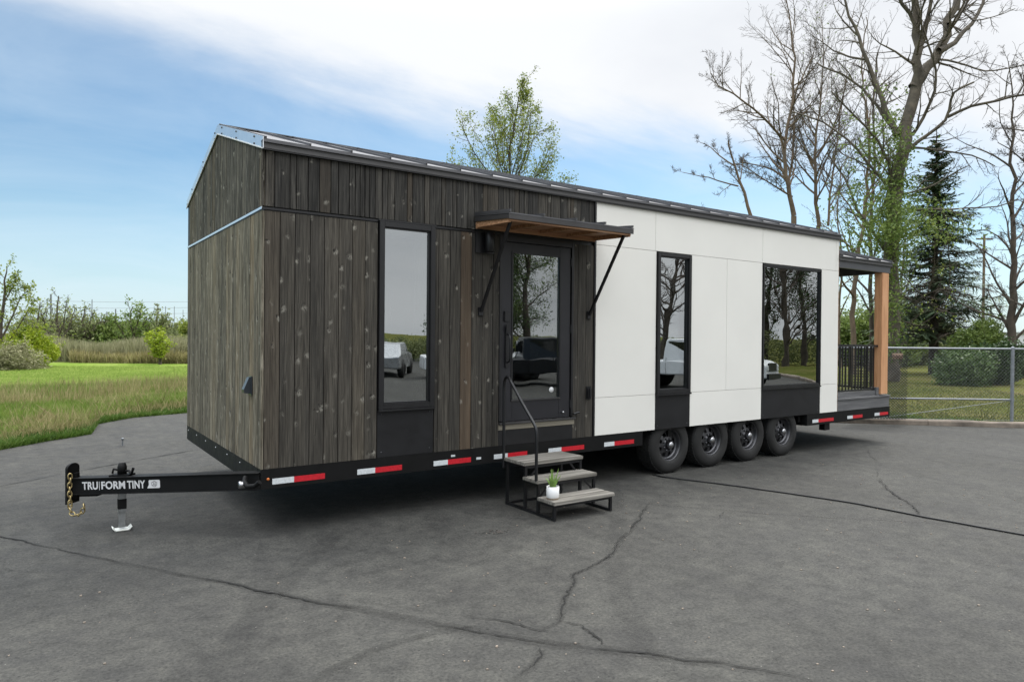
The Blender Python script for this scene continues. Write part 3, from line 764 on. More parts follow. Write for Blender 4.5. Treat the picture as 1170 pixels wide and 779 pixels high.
# rounded top of plate
mb = MB(); ring = []
for j in range(13):
    a = PI*j/12; ring.append((math.cos(a)*.075, math.sin(a)*.05))
vs = [pc+near*p+Vector((0,0,.164+q))+fwd*.012 for p,q in ring]+[pc+near*p+Vector((0,0,.164+q))-fwd*.012 for p,q in ring]; k = 13
mb.add(vs, [tuple(range(k)), tuple(range(2*k-1,k-1,-1))]+[(i,i+1,k+i+1,k+i) for i in range(k-1)]+[(0,k,2*k-1,k-1)])
mb.build('coupler_top', M['steel'], TON)
mb = MB().obox(B_-fwd*.16-Vector((0,0,.09)), fwd*.09, near*.03, Vector((0,0,.012))); mb.build('chain_bracket', M['steel'], TON)
def chain(p0, n_, dirs, parent):
    mb = MB(); p = Vector(p0); lk = .048
    for i in range(n_):
        dd = Vector(dirs(i)).normalized(); s1 = dd.orthogonal().normalized(); s2 = dd.cross(s1)
        s = s1 if i % 2 == 0 else s2; s = (s1*math.cos(.6+i*PI/2)+s2*math.sin(.6+i*PI/2))
        pts = []
        for j in range(14):
            a = 2*PI*j/14; pts.append(p + dd*(math.cos(a)*lk*.62) + s*(math.sin(a)*lk*.36))
        mb.tube(pts, .0062, 6, closed=True); p = p+dd*lk*.86
    return mb.build('safety_chain', M['chain'], parent)
c0 = B_ - fwd*.02 + near*.088 + Vector((0,0,.10))
chain(c0, 7, lambda i: (fwd*.08*math.sin(i*1.3)) + Vector((0,0,-1)), TON)
chain(c0+Vector((0,0,-.27)), 7, lambda i: (-fwd*math.sin(i*.55)*1.0) + Vector((0,0,-math.cos(i*.62))), TON)
# jack
rj = ray(138, 560); # point on drawbar axis at this column
tj = None; best = 9
for i in range(200):
    p = A_+(B_-A_)*(i/200); q = p-CAM; px = 585+FPX*q.dot(CR)/q.dot(CF)
    if abs(px-138) < best: best = abs(px-138); J = p
J = J + near*-.02
JK = MB(); JK.box(J.x-.033, J.x+.033, J.y-.033, J.y+.033, .17, J.z-.06, bev=.004); JACK = JK.build('jack_leg', M['galv'], TON)
MB().box(J.x-.026, J.x+.026, J.y-.026, J.y+.026, .03, .171, bev=.003).build('jack_inner_tube', M['galv'], JACK)
MB().box(J.x-.036, J.x+.036, J.y-.036, J.y+.036, .205, .30, bev=.003).build('jack_collar', M['steel'], JACK)
mb = MB()
mb.box(J.x-.062, J.x+.062, J.y-.055, J.y+.055, .006, .014)
v = [(-.085,.014),(-.11,.045),(-.103,.05),(-.08,.02)]
for sgn in (-1, 1):
    vs = [(J.x+sgn*x, J.y-.055, z) for x,z in [(.058,.0065),(.082,.034),(.075,.038),(.054,.014)]]+[(J.x+sgn*x, J.y+.055, z) for x,z in [(.058,.0065),(.082,.034),(.075,.038),(.054,.014)]]
    mb.add(vs, [(0,1,2,3),(7,6,5,4),(0,4,5,1),(1,5,6,2),(2,6,7,3),(3,7,4,0)])
mb.build('jack_foot', M['plastic'], JACK)
mb = MB().lathe([(.0001,.13),(.03,.125),(.04,.09),(.04,.02),(.0001,.02)], 'z', (J.x, J.y, J.z+.07), 16)
mb.tube([J+Vector((0,0,.12))-near*.02, J+fwd*.09+Vector((0,0,.14)), J+fwd*.10+Vector((0,0,.10))], .011, 8)
mb.tube([J+Vector((0,0,.12)), J-fwd*.07+Vector((0,0,.12)), J-fwd*.11+near*.02+Vector((0,0,.09)), J-fwd*.13+near*.02+Vector((0,0,.15))], .012, 8)
mb.obox(J+Vector((0,0,.085)), fwd*.10, near*.05, Vector((0,0,.008)))
mb.build('jack_head', M['steel'], JACK)
# lettering on the drawbar
def text_mesh(body, size, bold=.0):
    cu = bpy.data.curves.new('lettering', 'FONT'); cu.body = body; cu.size = size; cu.offset = bold; cu.extrude = .0008; cu.space_character = 1.05
    o = bpy.data.objects.new('lettering_src', cu); COL.objects.link(o)
    me = bpy.data.meshes.new_from_object(o.evaluated_get(bpy.context.evaluated_depsgraph_get()))
    bpy.data.objects.remove(o); bpy.data.curves.remove(cu); return me
def on_bar(px):
    best = 1e9
    for i in range(1000):
        p = A_+(B_-A_)*(i/1000)+near*.05; q = p-CAM; x = 585+FPX*q.dot(CR)/q.dot(CF)
        if abs(x-px) < best: best = abs(x-px); r = p
    return r
rgt = -fwd   # reading direction left to right for the camera
def place_text(body, pxa, pxb, h):
    me = text_mesh(body, 1.0, .028)
    xs = [v.co.x for v in me.vertices]; ys = [v.co.y for v in me.vertices]
    a, b = on_bar(pxa), on_bar(pxb); Lw = (b-a).length
    sx = Lw/(max(xs)-min(xs)); sy = h/(max(ys)-min(ys))
    for v in me.vertices:
        p = a + rgt*((v.co.x-min(xs))*sx) + up*((v.co.y-min(ys))*sy - h/2 + .003) + near*(.0012+v.co.z)
        v.co = p
    me.materials.append(M['decal']); o = bpy.data.objects.new('lettering', me); COL.objects.link(o); o.parent = TON
    return o
# wiring plug where the drawbar meets the frame
mb = MB(); p = on_bar(290)+near*.045+Vector((0,0,-.0))
mb.tube([p+Vector((-.04,.05,.04)), p+Vector((-.06,.0,.02)), p+Vector((-.05,-.06,-.02)), p+Vector((.0,-.12,-.01)), p+Vector((.03,-.16,.03))], .022, 10)
mb.build('wiring_loop', M['steel'], TON)
mb = MB().lathe([(.0001,-.035),(.03,-.035),(.034,-.02),(.034,.03),(.0001,.03)], 'x', tuple(p+Vector((-.075,.0,-.01))), 14); mb.build('wiring_plug', M['chrome'], TON)
place_text('TRU', 94, 112, .074); place_text('FORM', 116, 143, .074); place_text('TINY', 145.5, 166, .074)
a = on_bar(113.6); MB().obox(a+near*.0012, rgt*.0025, up*.04, near*.0008).build('lettering_divider', M['decal'], TON)
# badge: rounded white tag with a line-drawn cube house
a = on_bar(170); b = on_bar(183); c = (a+b)/2; hw = (b-a).length/2; hh = .038
ring = []
for cx, cy, a0 in ((hw-.012, hh-.012, 0), (-hw+.012, hh-.012, 90), (-hw+.004, -hh+.002, 180), (hw-.012, -hh+.012, 270)):
    rr = .012 if a0 != 180 else .002
    for j in range(5): an = math.radians(a0+j*22.5); ring.append((cx+rr*math.cos(an), cy+rr*math.sin(an)))
ring.insert(11, (-hw-.018, -hh)) if False else None
vs = [c+rgt*x+up*(y+.003)+near*.0014 for x,y in ring]; k = len(ring)
mb = MB().add(vs, [tuple(range(k))]); mb.add([c+rgt*(-hw-.016)+up*(-hh+.003)+near*.0014, c+rgt*(-hw+.02)+up*(-hh+.003)+near*.0015, c+rgt*(-hw+.001)+up*(-hh+.035)+near*.0015], [(0,1,2)])
mb.build('badge', M['decal'], TON)
mb = MB(); hx = [(.0,.026),(.026,.013),(.022,-.016),(.0,-.025),(-.024,-.016),(-.026,.012)]
def seg(p, q, w=.0035):
    P, Q = Vector((p[0],p[1],0)), Vector((q[0],q[1],0)); dd = (Q-P).normalized(); n_ = Vector((-dd.y,dd.x,0))*w/2
    vv = [P+n_, P-n_, Q-n_, Q+n_]; mb.add([c+rgt*z.x+up*(z.y+.004)+near*.0026 for z in vv], [(0,1,2,3)])
for i in range(6): seg(hx[i], hx[(i+1)%6])
seg((-.010,.020),(-.006,-.006)); seg((-.006,-.006),(-.022,-.014)); seg((-.006,-.006),(.012,-.018)); seg((.008,.021),(.012,-.018)); seg((-.004,.0),(.010,.002))
mb.build('badge_drawing', M['frame'], TON)

# interior pendant lamps (seen through the door glass)
for i, (px, py) in enumerate(((597, 290), (615, 289), (610.5, 306.5))):
    r = ray(px, py); t_ = (1.35+.18*i-CAM.y)/r.y; p = CAM+r*t_
    e = empty('pendant_lamp', (p.x, p.y, 3.379), label=['white globe pendant highest on the left behind the door glass', 'white globe pendant high on the right behind the door glass', 'lowest white globe pendant seen through the door glass'][i], cat='pendant lamp', group='globe pendants behind the door')
    mb = MB(); rad = .085; prof = [(max(.0005, rad*math.sin(PI*j/12)), p.z+rad*math.cos(PI*j/12)) for j in range(13)]
    mb.lathe(prof, 'z', (p.x, p.y, 0), 20); mb.build('globe', M['globe'], e)
    MB().tube([(p.x,p.y,p.z+rad*.97),(p.x,p.y,3.378)], .003, 6).build('cord', M['black'], e)

# ------------------------------------------------------------------ portable steps
S = empty('entry_steps', (3.0,-.55,0), label='portable three tread steps with black steel frame and weathered wood treads below the door', cat='steps')
TR = [(-.115,-.51,.515),(-.475,-.745,.365),(-.735,-1.03,.198)]
sx0, sx1 = 2.585, 3.405
for (ya, yb, zt) in TR:
    mb = MB(); mid = (ya+yb)/2
    mb.box(sx0, sx1, yb, mid-.0015, zt-.036, zt, bev=.004); mb.box(sx0+.002, sx1-.002, mid+.0015, ya, zt-.036, zt-.001, bev=.004)
    mb.build('tread', M['tread'], S)
def frame_side(x):
    mb = MB(); w = .028
    mb.box(x-w/2, x+w/2, -1.005, -.135, .0, w)
    ys = [-.150, -.49, -.72, -.99]
    tops = [.478, .478, .328, .161]
    for y, z in zip(ys, tops): mb.box(x-w/2, x+w/2, y-w/2, y+w/2, w, z)
    mb.box(x-w/2+.0005, x+w/2-.0005, -.476, -.164, .45, .4785); mb.box(x-w/2+.0005, x+w/2-.0005, -.706, -.504, .30, .3285); mb.box(x-w/2+.0005, x+w/2-.0005, -.976, -.734, .133, .1615)
    return mb.build('side_frame', M['black'], S)
frame_side(sx0+.03); frame_side(sx1-.03)
mb = MB()
for y, z in ((-.15,.46),(-.49,.46),(-.72,.31),(-.99,.145),(-.15,.012)): MB().box(sx0+.045, sx1-.045, y-.012, y+.012, z-.012, z+.012).build('cross_bar', M['black'], S)
for x, s in ((sx0+.045, 1), (sx1-.045, -1)):
    MB().bar((x, -.49, .30), (x+s*.14, -.49, .455), .018, .018).build('diagonal_brace', M['black'], S); MB().bar((x, -.72, .18), (x+s*.12, -.72, .30), .016, .016).build('diagonal_brace', M['black'], S)
hx_ = sx0+.005
mb = MB().tube([(hx_,-.11,.40),(hx_,-.11,.9),(hx_,-.105,1.28),(hx_,-.112,1.35),(hx_,-.135,1.395),(hx_,-.17,1.41),(hx_,-.21,1.395),(hx_,-.245,1.355),(hx_,-.45,1.15),(hx_,-.66,.955),(hx_,-.695,.915),(hx_,-.712,.87),(hx_,-.715,.80),(hx_,-.715,.36)], .0165, 12)
mb.build('handrail', M['black'], S)
# potted plant on lowest tread
pp = Vector((2.735, -.895, .198))
# place it along the tread to match the picture column
best = 9
for i in range(400):
    x = 2.6+.001*i; q = Vector((x, -.885, .25))-CAM; cpx = 585+FPX*q.dot(CR)/q.dot(CF)
    if abs(cpx-631.5) < best: best = abs(cpx-631.5); pp = Vector((x, -.885, .198))
P = empty('potted_aloe', pp, label='spiky green aloe in a white ceramic pot on the lowest tread', cat='potted plant')
c = pp
MB().lathe([(.0001,.012),(.058,.012),(.064,.02),(.066,.05),(.066,.128),(.060,.130),(.058,.118),(.0001,.116)], 'z', c, 32).build('pot', M['pot'], P)
MB().lathe([(.0001,.0),(.06,.0),(.062,.011),(.0001,.0115)], 'z', c, 28).build('saucer', M['cork'], P)
MB().lathe([(.0001,.121),(.0575,.119)], 'z', c, 20).build('soil', M['bark_dark'], P)
mb = MB(); rr = random.Random(4)
for i in range(24):
    a = rr.uniform(0, 2*PI); lean = rr.uniform(.1, .75) if i > 3 else rr.uniform(.02, .25); hgt = rr.uniform(.09, .15) if i > 3 else rr.uniform(.17, .215)
    if i == 5: a = -2.6; lean = .75; hgt = .16
    d1 = Vector((math.cos(a), math.sin(a), 0)); pts = []; rad = []
    for j in range(7):
        t_ = j/6; pts.append(c+Vector((0,0,.115))+d1*(.018+lean*hgt*t_**1.3)+Vector((0,0,hgt*t_*(1-.18*lean*t_)))); rad.append(.0105*(1-t_)**.7+.0006)
    mb.tube(pts, rad, 6)
mb.build('leaves', M['aloe'], P)

# ------------------------------------------------------------------ GROUND
def poly_sheet(name, pts, z, m, sub=0):
    me = bpy.data.meshes.new(name); bm = bmesh.new()
    vs = [bm.verts.new((x,y,z)) for x,y in pts]; f = bm.faces.new(vs); 
    if f.normal.z < 0: f.normal_flip()
    bmesh.ops.triangulate(bm, faces=[f]); bmesh.ops.recalc_face_normals(bm, faces=bm.faces)
    bm.normal_update()
    for f in bm.faces:
        if f.normal.z < 0: f.normal_flip()
    bm.to_mesh(me); bm.free(); me.materials.append(m); o = bpy.data.objects.new(name, me); COL.objects.link(o); return tag(o, kind='structure')
poly_sheet('ground', [(-900,-900),(900,-900),(900,900),(-900,900)], -.06, M['lawn'])
# asphalt outline: kerb line on the right, ragged verge on the left
kd = Vector((15.55-12.96, -.65-1.92, 0)).normalized(); ka = Vector((12.96, 1.92, 0))
KR = ka+kd*34; KL = ka-kd*19
gedge = [gp(-160,560), gp(-60,530), gp(0,513), gp(55,503), gp(88,498), gp(105,495), gp(100,490.5), gp(112,483), gp(150,477), gp(213,471.5), Vector((4.5,15.5,0)), Vector((9,20,0))]
aspts = [(KR.x, KR.y), (ka.x, ka.y), (KL.x, KL.y), (1.0, 24.0)] 
aspts = [(KR.x, KR.y), (ka.x, ka.y), (KL.x, KL.y)] + [(p.x, p.y) for p in reversed(gedge)] + [(-30,-8), (-40,-45), (30,-45)]
KLv = Vector((KL.x, KL.y, 0))
poly_sheet('asphalt_lot', aspts, 0., M['asphalt'])
# field on the left (beyond the verge)
poly_sheet('field', [(-200,-5),(-14,-1)]+[(p.x, p.y) for p in gedge]+[(12,26),(60,160),(-260,160)], -.03, M['field'])
# kerb
kn = Vector((-kd.y, kd.x, 0));  kn = kn if kn.dot(CAM-ka) < 0 else -kn
mb = MB(); rk = random.Random(3)
s_ = -18.0; 
while s_ < 33:
    l_ = rk.uniform(1.6, 2.6); a = ka+kd*s_; b = ka+kd*(s_+l_-.012)
    n_ = 10
    for i in range(n_):
        p, q = a+(b-a)*(i/n_), a+(b-a)*((i+1)/n_)
        j1 = .012*noise.noise(Vector((p.x*2,p.y*2,0))); j2 = .012*noise.noise(Vector((q.x*2,q.y*2,0)))
        t1 = .118+.02*noise.noise(Vector((p.x*1.5,p.y*1.5,3))); t2 = .118+.02*noise.noise(Vector((q.x*1.5,q.y*1.5,3)))
        vs = []
        for (P0, j, t_) in ((p, j1, t1), (q, j2, t2)):
            for (o_, z_) in ((0,-.05),(0,t_*.75),(.025,t_),(.155,t_),(.17,-.05)): vs.append(P0+kn*(o_+j)+Vector((0,0,z_)))
        mb.add(vs, [(k_,k_+1,k_+6,k_+5) for k_ in range(4)]+[(4,3,2,1,0),(5,6,7,8,9)])
    s_ += l_
tag(mb.build('kerb', M['concrete']), kind='structure')
# raised lawn behind the kerb
lp = [ka+kd*34+kn*.15, ka-kd*19+kn*.15, ka-kd*19+kn*140, ka+kd*34+kn*140]
poly_sheet('lawn', [(p.x,p.y) for p in lp], .085, M['lawn'])

# cracks and worn marks (all measured on the pavement)
def smooth_path(pts, step=.04, amp=.03, seed=0, fine=.008):
    out = []; rr = random.Random(seed); 
    for a, b in zip(pts[:-1], pts[1:]):
        n_ = max(2, int((b-a).length/step)); pr_ = (b-a).cross(Vector((0,0,1))).normalized()
        for i in range(n_):
            t_ = i/n_; p = a+(b-a)*t_
            o_ = noise.fractal(Vector((p.x*2.2, p.y*2.2, seed*3.1)), 1.0, 2.0, 5)*amp + rr.uniform(-fine, fine)
            out.append(p+pr_*o_)
    out.append(pts[-1]); return out
def ribbon(name, pts, width, z, m, label=None, fadecol=False, wfun=None, seed=0):
    n_ = len(pts); vs = []; rr = random.Random(seed); cols = []
    for i, p in enumerate(pts):
        d = pts[min(i+1,n_-1)]-pts[max(i-1,0)]; pr_ = d.cross(Vector((0,0,1))).normalized()
        w = width*(wfun(i/(n_-1)) if wfun else 1)
        if fadecol:
            e = min(1, 8*i/n_, 8*(n_-1-i)/n_)
            for q, c_ in ((-1,0),(-.4,e),(.4,e),(1,0)): vs.append((p.x+pr_.x*w*q/2, p.y+pr_.y*w*q/2, z)); cols.append(c_)
        else:
            w *= rr.uniform(.5, 1.3)*max(.12, .75+2.2*noise.noise(Vector((p.x*1.7, p.y*1.7, seed+7.3))))
            for q in (-1, 1): vs.append((p.x+pr_.x*w*q/2, p.y+pr_.y*w*q/2, z))
    k = 4 if fadecol else 2
    fs = [(i*k+j, i*k+j+1, (i+1)*k+j+1, (i+1)*k+j) for i in range(n_-1) for j in range(k-1)]
    me = bpy.data.meshes.new(name); me.from_pydata(vs, [], fs); me.materials.append(m)
    if fadecol:
        a_ = me.color_attributes.new('edge', 'FLOAT_COLOR', 'POINT'); a_.data.foreach_set('color', [v for c_ in cols for v in (c_,c_,c_,1)])
    bm = bmesh.new(); bm.from_mesh(me)
    bm.normal_update()
    for f in bm.faces:
        if f.normal.z < 0: f.normal_flip()
    bm.to_mesh(me); bm.free()
    o = bpy.data.objects.new(name, me); COL.objects.link(o); return tag(o, kind='structure')
def G(*l): return [gp(x, y) for x, y in l]
taper = lambda t_: max(.12, min(1, 5*t_, 5*(1-t_)))
main = G((-120,598),(0,613),(60,626),(130,642),(200,655),(270,668),(320,680),(400,695),(470,707),(500,715),(560,724),(600,731),(640,737),(690,742),(740,748),(780,755),(830,761),(880,768),(930,777),(1000,790))
sp = smooth_path(main, .03, .03, 1, .006)
ribbon('pavement_crack', sp, .010, .008, M['crack'], seed=1)
ribbon('pavement_crack_band', sp, .10, .004, M['crackband'], fadecol=True, wfun=lambda t_: .35+1.1*max(0,min(1,(t_-.25)*2.2)))
sp2 = [p+Vector((.05,.09,0)) for p in smooth_path(G((390,690),(470,703),(560,716),(620,729),(690,738)), .03, .04, 9)]
ribbon('pavement_crack', sp2, .006, .008, M['crack'], seed=2, wfun=taper)
for sd_, l_, w_ in ((2, [(742,574),(728,596),(715,612),(693,638),(672,650),(655,656),(652,668),(644,680),(640,692),(637,712),(612,725),(590,729)], .011),
                (3, [(638,711),(662,714),(680,722),(694,738)], .008), (4, [(642,712),(650,722),(648,732)], .006),
                (5, [(830,584),(812,598),(800,605),(780,610),(755,613)], .008), (6, [(612,740),(611,752),(604,764),(592,782)], .011),
                (7, [(990,512),(1000,528),(1003,545),(985,548)], .012), (8, [(1003,545),(1010,556),(1035,572),(1048,586),(1052,592)], .013),
                (9, [(905,745),(888,752),(885,760)], .007), (10, [(0,650),(60,655),(110,640)], .005), (11, [(880,520),(930,530),(985,528)], .010)):
    ribbon('pavement_crack', smooth_path(G(*l_), .025, .045, sd_, .012), w_*.75, .008, M['crack'], seed=sd_, wfun=taper)
    if sd_ in (2,6,8): ribbon('pavement_crack_band', smooth_path(G(*l_), .05, .04, sd_, .0), .07, .004, M['crackband'], fadecol=True)
ribbon('pavement_seam', smooth_path(G((690,572),(780,579),(860,586),(960,592),(1060,597),(1190,607)), .1, .015, 12), .035, .004, M['crackband'], fadecol=True)
ribbon('pavement_seam', smooth_path(G((-80,575),(0,555.5),(80,540),(150,527),(229,513)), .1, .005, 13, .001), .016, .008, M['crack'], seed=5)
ribbon('tyre_scuff', smooth_path(G((350,784),(380,764),(420,745),(455,733),(500,722),(560,715)), .1, .01, 14), .10, .004, M['crackband'], fadecol=True)
ribbon('tyre_scuff', smooth_path(G((700,545),(707,590),(702,640),(712,690),(740,740),(790,790)), .1, .01, 15), .22, .004, M['scuff'], fadecol=True)
ribbon('tyre_scuff', smooth_path(G((395,600),(350,640),(310,680),(270,730),(220,790)), .1, .01, 16), .25, .004, M['scuff'], fadecol=True)
if 0: ribbon('tyre_scuff', smooth_path(G((480,640),(600,650),(720,665),(900,680)), .1, .05, 17), .3, .004, M['scuff'], fadecol=True)
if 0: ribbon('tyre_scuff', smooth_path(G((0,700),(60,690),(130,684),(200,700)), .1, .05, 18), .25, .004, M['scuff'], fadecol=True)
# black cable lying on the asphalt
pts = []
ctrl = G((745,543),(757,545.5),(820,553),(900,564),(985,577),(1060,592),(1120,603),(1175,613),(1260,632))
for p in smooth_path(ctrl, .12, .02, 21, .0): pts.append((p.x, p.y, .011))
MB().tube(pts, .0095, 8).build('cable', M['cable'], origin=pts[0], label='thin black cable running from under the trailer wheels across the asphalt to the right', cat='cable')
# small leaf debris on the asphalt
mb = MB(); rr = random.Random(31)
for i in range(26):
    a_ = rr.uniform(0, 2*PI); 
    p = gp(565+rr.gauss(0,12), 608+rr.gauss(0,1.2)); w = rr.uniform(.008,.022)
    dd = Vector((math.cos(a_), math.sin(a_), 0)); ee = Vector((-dd.y, dd.x, 0))
    mb.add([p+dd*w+Vector((0,0,.012)), p+ee*w*.4+Vector((0,0,.016)), p-dd*w+Vector((0,0,.013)), p-ee*w*.4+Vector((0,0,.010))], [(0,1,2,3)])
mb.build('leaf_litter', M['bark_dark'], origin=gp(565,608), label='small dark scatter of debris on the asphalt in front of the trailer', cat='debris', kind='stuff')
mb = MB()
for i in range(260):
    p = Vector((rr.uniform(-3,8), rr.uniform(-5,-.6), 0)); w = rr.uniform(.003,.008)
    mb.obox(p+Vector((0,0,w*.5)), (w,rr.uniform(-.3,.3)*w,0), (0,w*.8,0), (0,0,w*.5))
mb.build('loose_grit', M['concrete'], label='loose pale grit scattered over the asphalt', cat='gravel', kind='stuff')
# small survey stub on the left asphalt
q = gp(140,509); mb = MB().box(q.x-.012,q.x+.012,q.y-.012,q.y+.012,0,.10).lathe([(.0001,.13),(.02,.125),(.022,.10),(.0001,.10)],'z',q,10)
mb.build('marker_stub', M['post'], origin=q, label='short grey stub marker standing in the asphalt near the grass', cat='marker')

# ------------------------------------------------------------------ CHAIN LINK FENCE
FP = Vector((15.66,-.39,0)); FQ = Vector((13.65,1.2,0)); fd = (FQ-FP).normalized(); fn = Vector((-fd.y, fd.x, 0))
F = empty('chain_link_fence', FP, label='galvanised chain link fence along the lawn behind the kerb', cat='fence')
Lf = 9.; Rf = -5.2
for s_ in (0, Rf, 6.4, Lf):
    p = FP+fd*s_; MB().tube([(p.x,p.y,.05),(p.x,p.y,1.69)], .034, 14).lathe([(.036,1.69),(.03,1.715),(.0001,1.725)], 'z', (p.x,p.y,0), 14).build('post', M['post'], F)
def fp(s_, z): p = FP+fd*s_; return (p.x, p.y, z)
MB().tube([fp(.035,1.67), fp(Lf,1.66)], .022, 10).tube([fp(-.035,1.67), fp(Rf,1.68)], .022, 10).build('top_rail', M['post'], F)
MB().tube([fp(.03,.575), fp(Lf,.56)], .019, 10).lathe([(.042,.54),(.042,.61)], 'z', fp(0,0), 14).build('middle_rail', M['post'], F)
MB().tube([fp(0,.13), fp(Lf,.13)], .003, 4).tube([fp(0,.13), fp(Rf,.13)], .003, 4).tube([fp(.0,.56), fp(2.9,.12)], .006, 5).build('tension_wire', M['post'], F)
def mesh_fabric(s0, s1, z0, z1, pitch, rad, off=0.):
    mb = MB(); Hh = z1-z0
    for sg in (1, -1):
        s_ = s0-Hh if sg > 0 else s0
        end = s1 if sg > 0 else s1+Hh
        while s_ < end:
            a0, a1 = s_, s_+sg*Hh; za, zb_ = z0, z1
            # clip in s
            def clip(v0, zz0, v1, zz1, lim, less):
                if (v0 < lim) == less:
                    t_ = (lim-v0)/(v1-v0); return lim, zz0+(zz1-zz0)*t_
                return v0, zz0
            lo, hi = min(a0,a1), max(a0,a1)
            if hi > s0+.01 and lo < s1-.01:
                A = (a0, za); Bq = (a1, zb_)
                if A[0] < s0: A = clip(*A, *Bq, s0, True)
                if Bq[0] < s0: Bq = clip(*Bq, *A, s0, True)
                if A[0] > s1: A = clip(*A, *Bq, s1, False)
                if Bq[0] > s1: Bq = clip(*Bq, *A, s1, False)
                o_ = fn*(off+.003*sg); mb.tube([Vector(fp(A[0],A[1]))+o_, Vector(fp(Bq[0],Bq[1]))+o_], rad, 3, caps=False)
            s_ += pitch
    return mb
mesh_fabric(0., Lf, .12, 1.66, .075, .0017).build('wire_mesh', M['mesh'], F, recalc=False)
mesh_fabric(Rf, 0., .12, 1.66, .075, .0017).build('wire_mesh', M['mesh'], F, recalc=False)
mesh_fabric(2.22, 3.4, .12, 1.52, .062, .0065, .05).build('screen_mesh', M['meshdark'], F, recalc=False)
p = Vector(fp(2.42, 1.50))-fn*.02; sgn = 1 if fn.dot(CAM-p) > 0 else -1
SG = MB().obox(Vector(fp(2.42,1.49))+fn*sgn*.03, fd*.11, fn*.003, Vector((0,0,.062)))
sg = SG.build('fence_plate', M['sign'], F)
p0 = Vector(fp(2.42,1.49))+fn*sgn*.0345
# ------------------------------------------------------------------ TREES
class Tree:
    def __init__(s, seed): s.r = random.Random(seed); s.wood = MB(); s.twig = MB(); s.leaf = MB(); s.tips = []
    def rv(s, k=1.): return Vector((s.r.gauss(0,k), s.r.gauss(0,k), s.r.gauss(0,k)))
    def path(s, a, d, length, segs, wig, trop):
        pts = [Vector(a)]; d = Vector(d).normalized()
        for i in range(segs):
            d = (d + s.rv(wig) + Vector((0,0,trop))).normalized(); pts.append(pts[-1]+d*(length/segs))
        return pts
    def limb(s, pts, r0, r1, lev, n=None):
        k = len(pts); rs = [r0+(r1-r0)*(i/(k-1)) for i in range(k)]
        tgt = s.wood if lev <= 1 else s.twig
        nn = n or (9 if r0 > .12 else 6 if r0 > .04 else 4 if r0 > .012 else 3)
        tgt.tube(pts, rs, nn, caps=False, smooth=nn > 4)
        return rs
    def grow(s, pts, rs, lev, maxlev, P):
        """spawn children along a limb"""
        tot = sum((pts[i+1]-pts[i]).length for i in range(len(pts)-1))
        n = P['n'][min(lev, len(P['n'])-1)]
        if lev == 0: n *= min(1.25, max(.25, tot/6.0)) if P.get('bylen', 1) else 1
        n = max(2, int(n*s.r.uniform(.8,1.2)))
        for c in range(n):
            t_ = P.get('start', .25) + (1-P.get('start', .25))*((c+s.r.random())/n) if lev == 0 else .15+.85*((c+s.r.random())/n)
            f = t_*(len(pts)-1); i = min(int(f), len(pts)-2); p = pts[i].lerp(pts[i+1], f-i); r = rs[i]+(rs[i+1]-rs[i])*(f-i)
            ax = (pts[i+1]-pts[i]).normalized(); o_ = ax.orthogonal().normalized(); o_.rotate(Matrix.Rotation(s.r.uniform(0,2*PI), 3, ax))
            ang = math.radians(s.r.gauss(P['ang'], 10)); d = ax*math.cos(ang)+o_*math.sin(ang)
            Lc = tot*P['len']*(1.0-.55*t_)*s.r.uniform(.6,1.25)
            Lc = min(Lc, P.get('max', 99)/(1.5**lev))
            Lc = max(Lc, .12)
            sg_ = max(3, min(8, int(Lc/.35)+2))
            cp = s.path(p, d, Lc, sg_, P['wig'], P['trop'])
            r0 = min(r*.65, .018*Lc+.003); r0 = max(r0, P['rmin']); crs = s.limb(cp, r0, P['rmin']*.6, lev+1)
            if lev+1 < maxlev: s.grow(cp, crs, lev+1, maxlev, P)
            else: s.tips.append(cp)
            if lev+1 == maxlev-1: s.tips.append(cp)
    def leaves(s, per, size, spread, mb=None, keep=1.0):
        mb = mb or s.leaf
        for cp in s.tips:
            if s.r.random() > keep: continue
            for _ in range(per):
                f = s.r.uniform(.2,1)*(len(cp)-1); i = min(int(f), len(cp)-2); p = cp[i].lerp(cp[i+1], f-i)+s.rv(spread)
                s.leafquad(mb, p, size*s.r.uniform(.6,1.3))
    def leafquad(s, mb, p, z):
        d = s.rv().normalized(); e = d.cross(s.rv()).normalized()
        mb.add([p+d*z, p+e*z*.45, p-d*z*.8, p-e*z*.45], [(0,1,2,3)])
    def finish(s, name, label, cat, base, bark, leafm=None, twigm=None, group=None):
        root = empty(name, base, label=label, cat=cat, group=group)
        if s.wood.f: s.wood.build('trunk', bark, root, recalc=False)
        if s.twig.f: s.twig.build('branches', twigm or M['twig'], root, recalc=False)
        if s.leaf.f: s.leaf.build('crown', leafm, root, recalc=False)
        return root

def px_limb(T, l, d0, dd, r0, r1, lev=0):
    """limb traced as a polyline; depth wanders so the tree has real volume"""
    pts = []; k = len(l)
    for i, (x, y) in enumerate(l): pts.append(at(x, y, d0 + dd*(i/(k-1))))
    out = []
    for i in range(k-1):
        m_ = max(2, int((pts[i+1]-pts[i]).length/.5))
        for j in range(m_):
            t_ = j/m_; p0 = pts[max(i-1,0)]; p1, p2 = pts[i], pts[i+1]; p3 = pts[min(i+2,k-1)]
            q = .5*((2*p1)+(p2-p0)*t_+(2*p0-5*p1+4*p2-p3)*t_**2+(3*p1-p0-3*p2+p3)*t_**3)
            out.append(q + T.rv(min(.05, r0*.25)))
    out.append(pts[-1]); n_ = len(out)
    rs = [r0+(r1-r0)*(i/(n_-1))**.75 for i in range(n_)]
    nn = 10 if r0 > .12 else 7 if r0 > .05 else 5
    (T.wood if lev <= 1 else T.twig).tube(out, rs, nn, caps=False)
    return out, rs

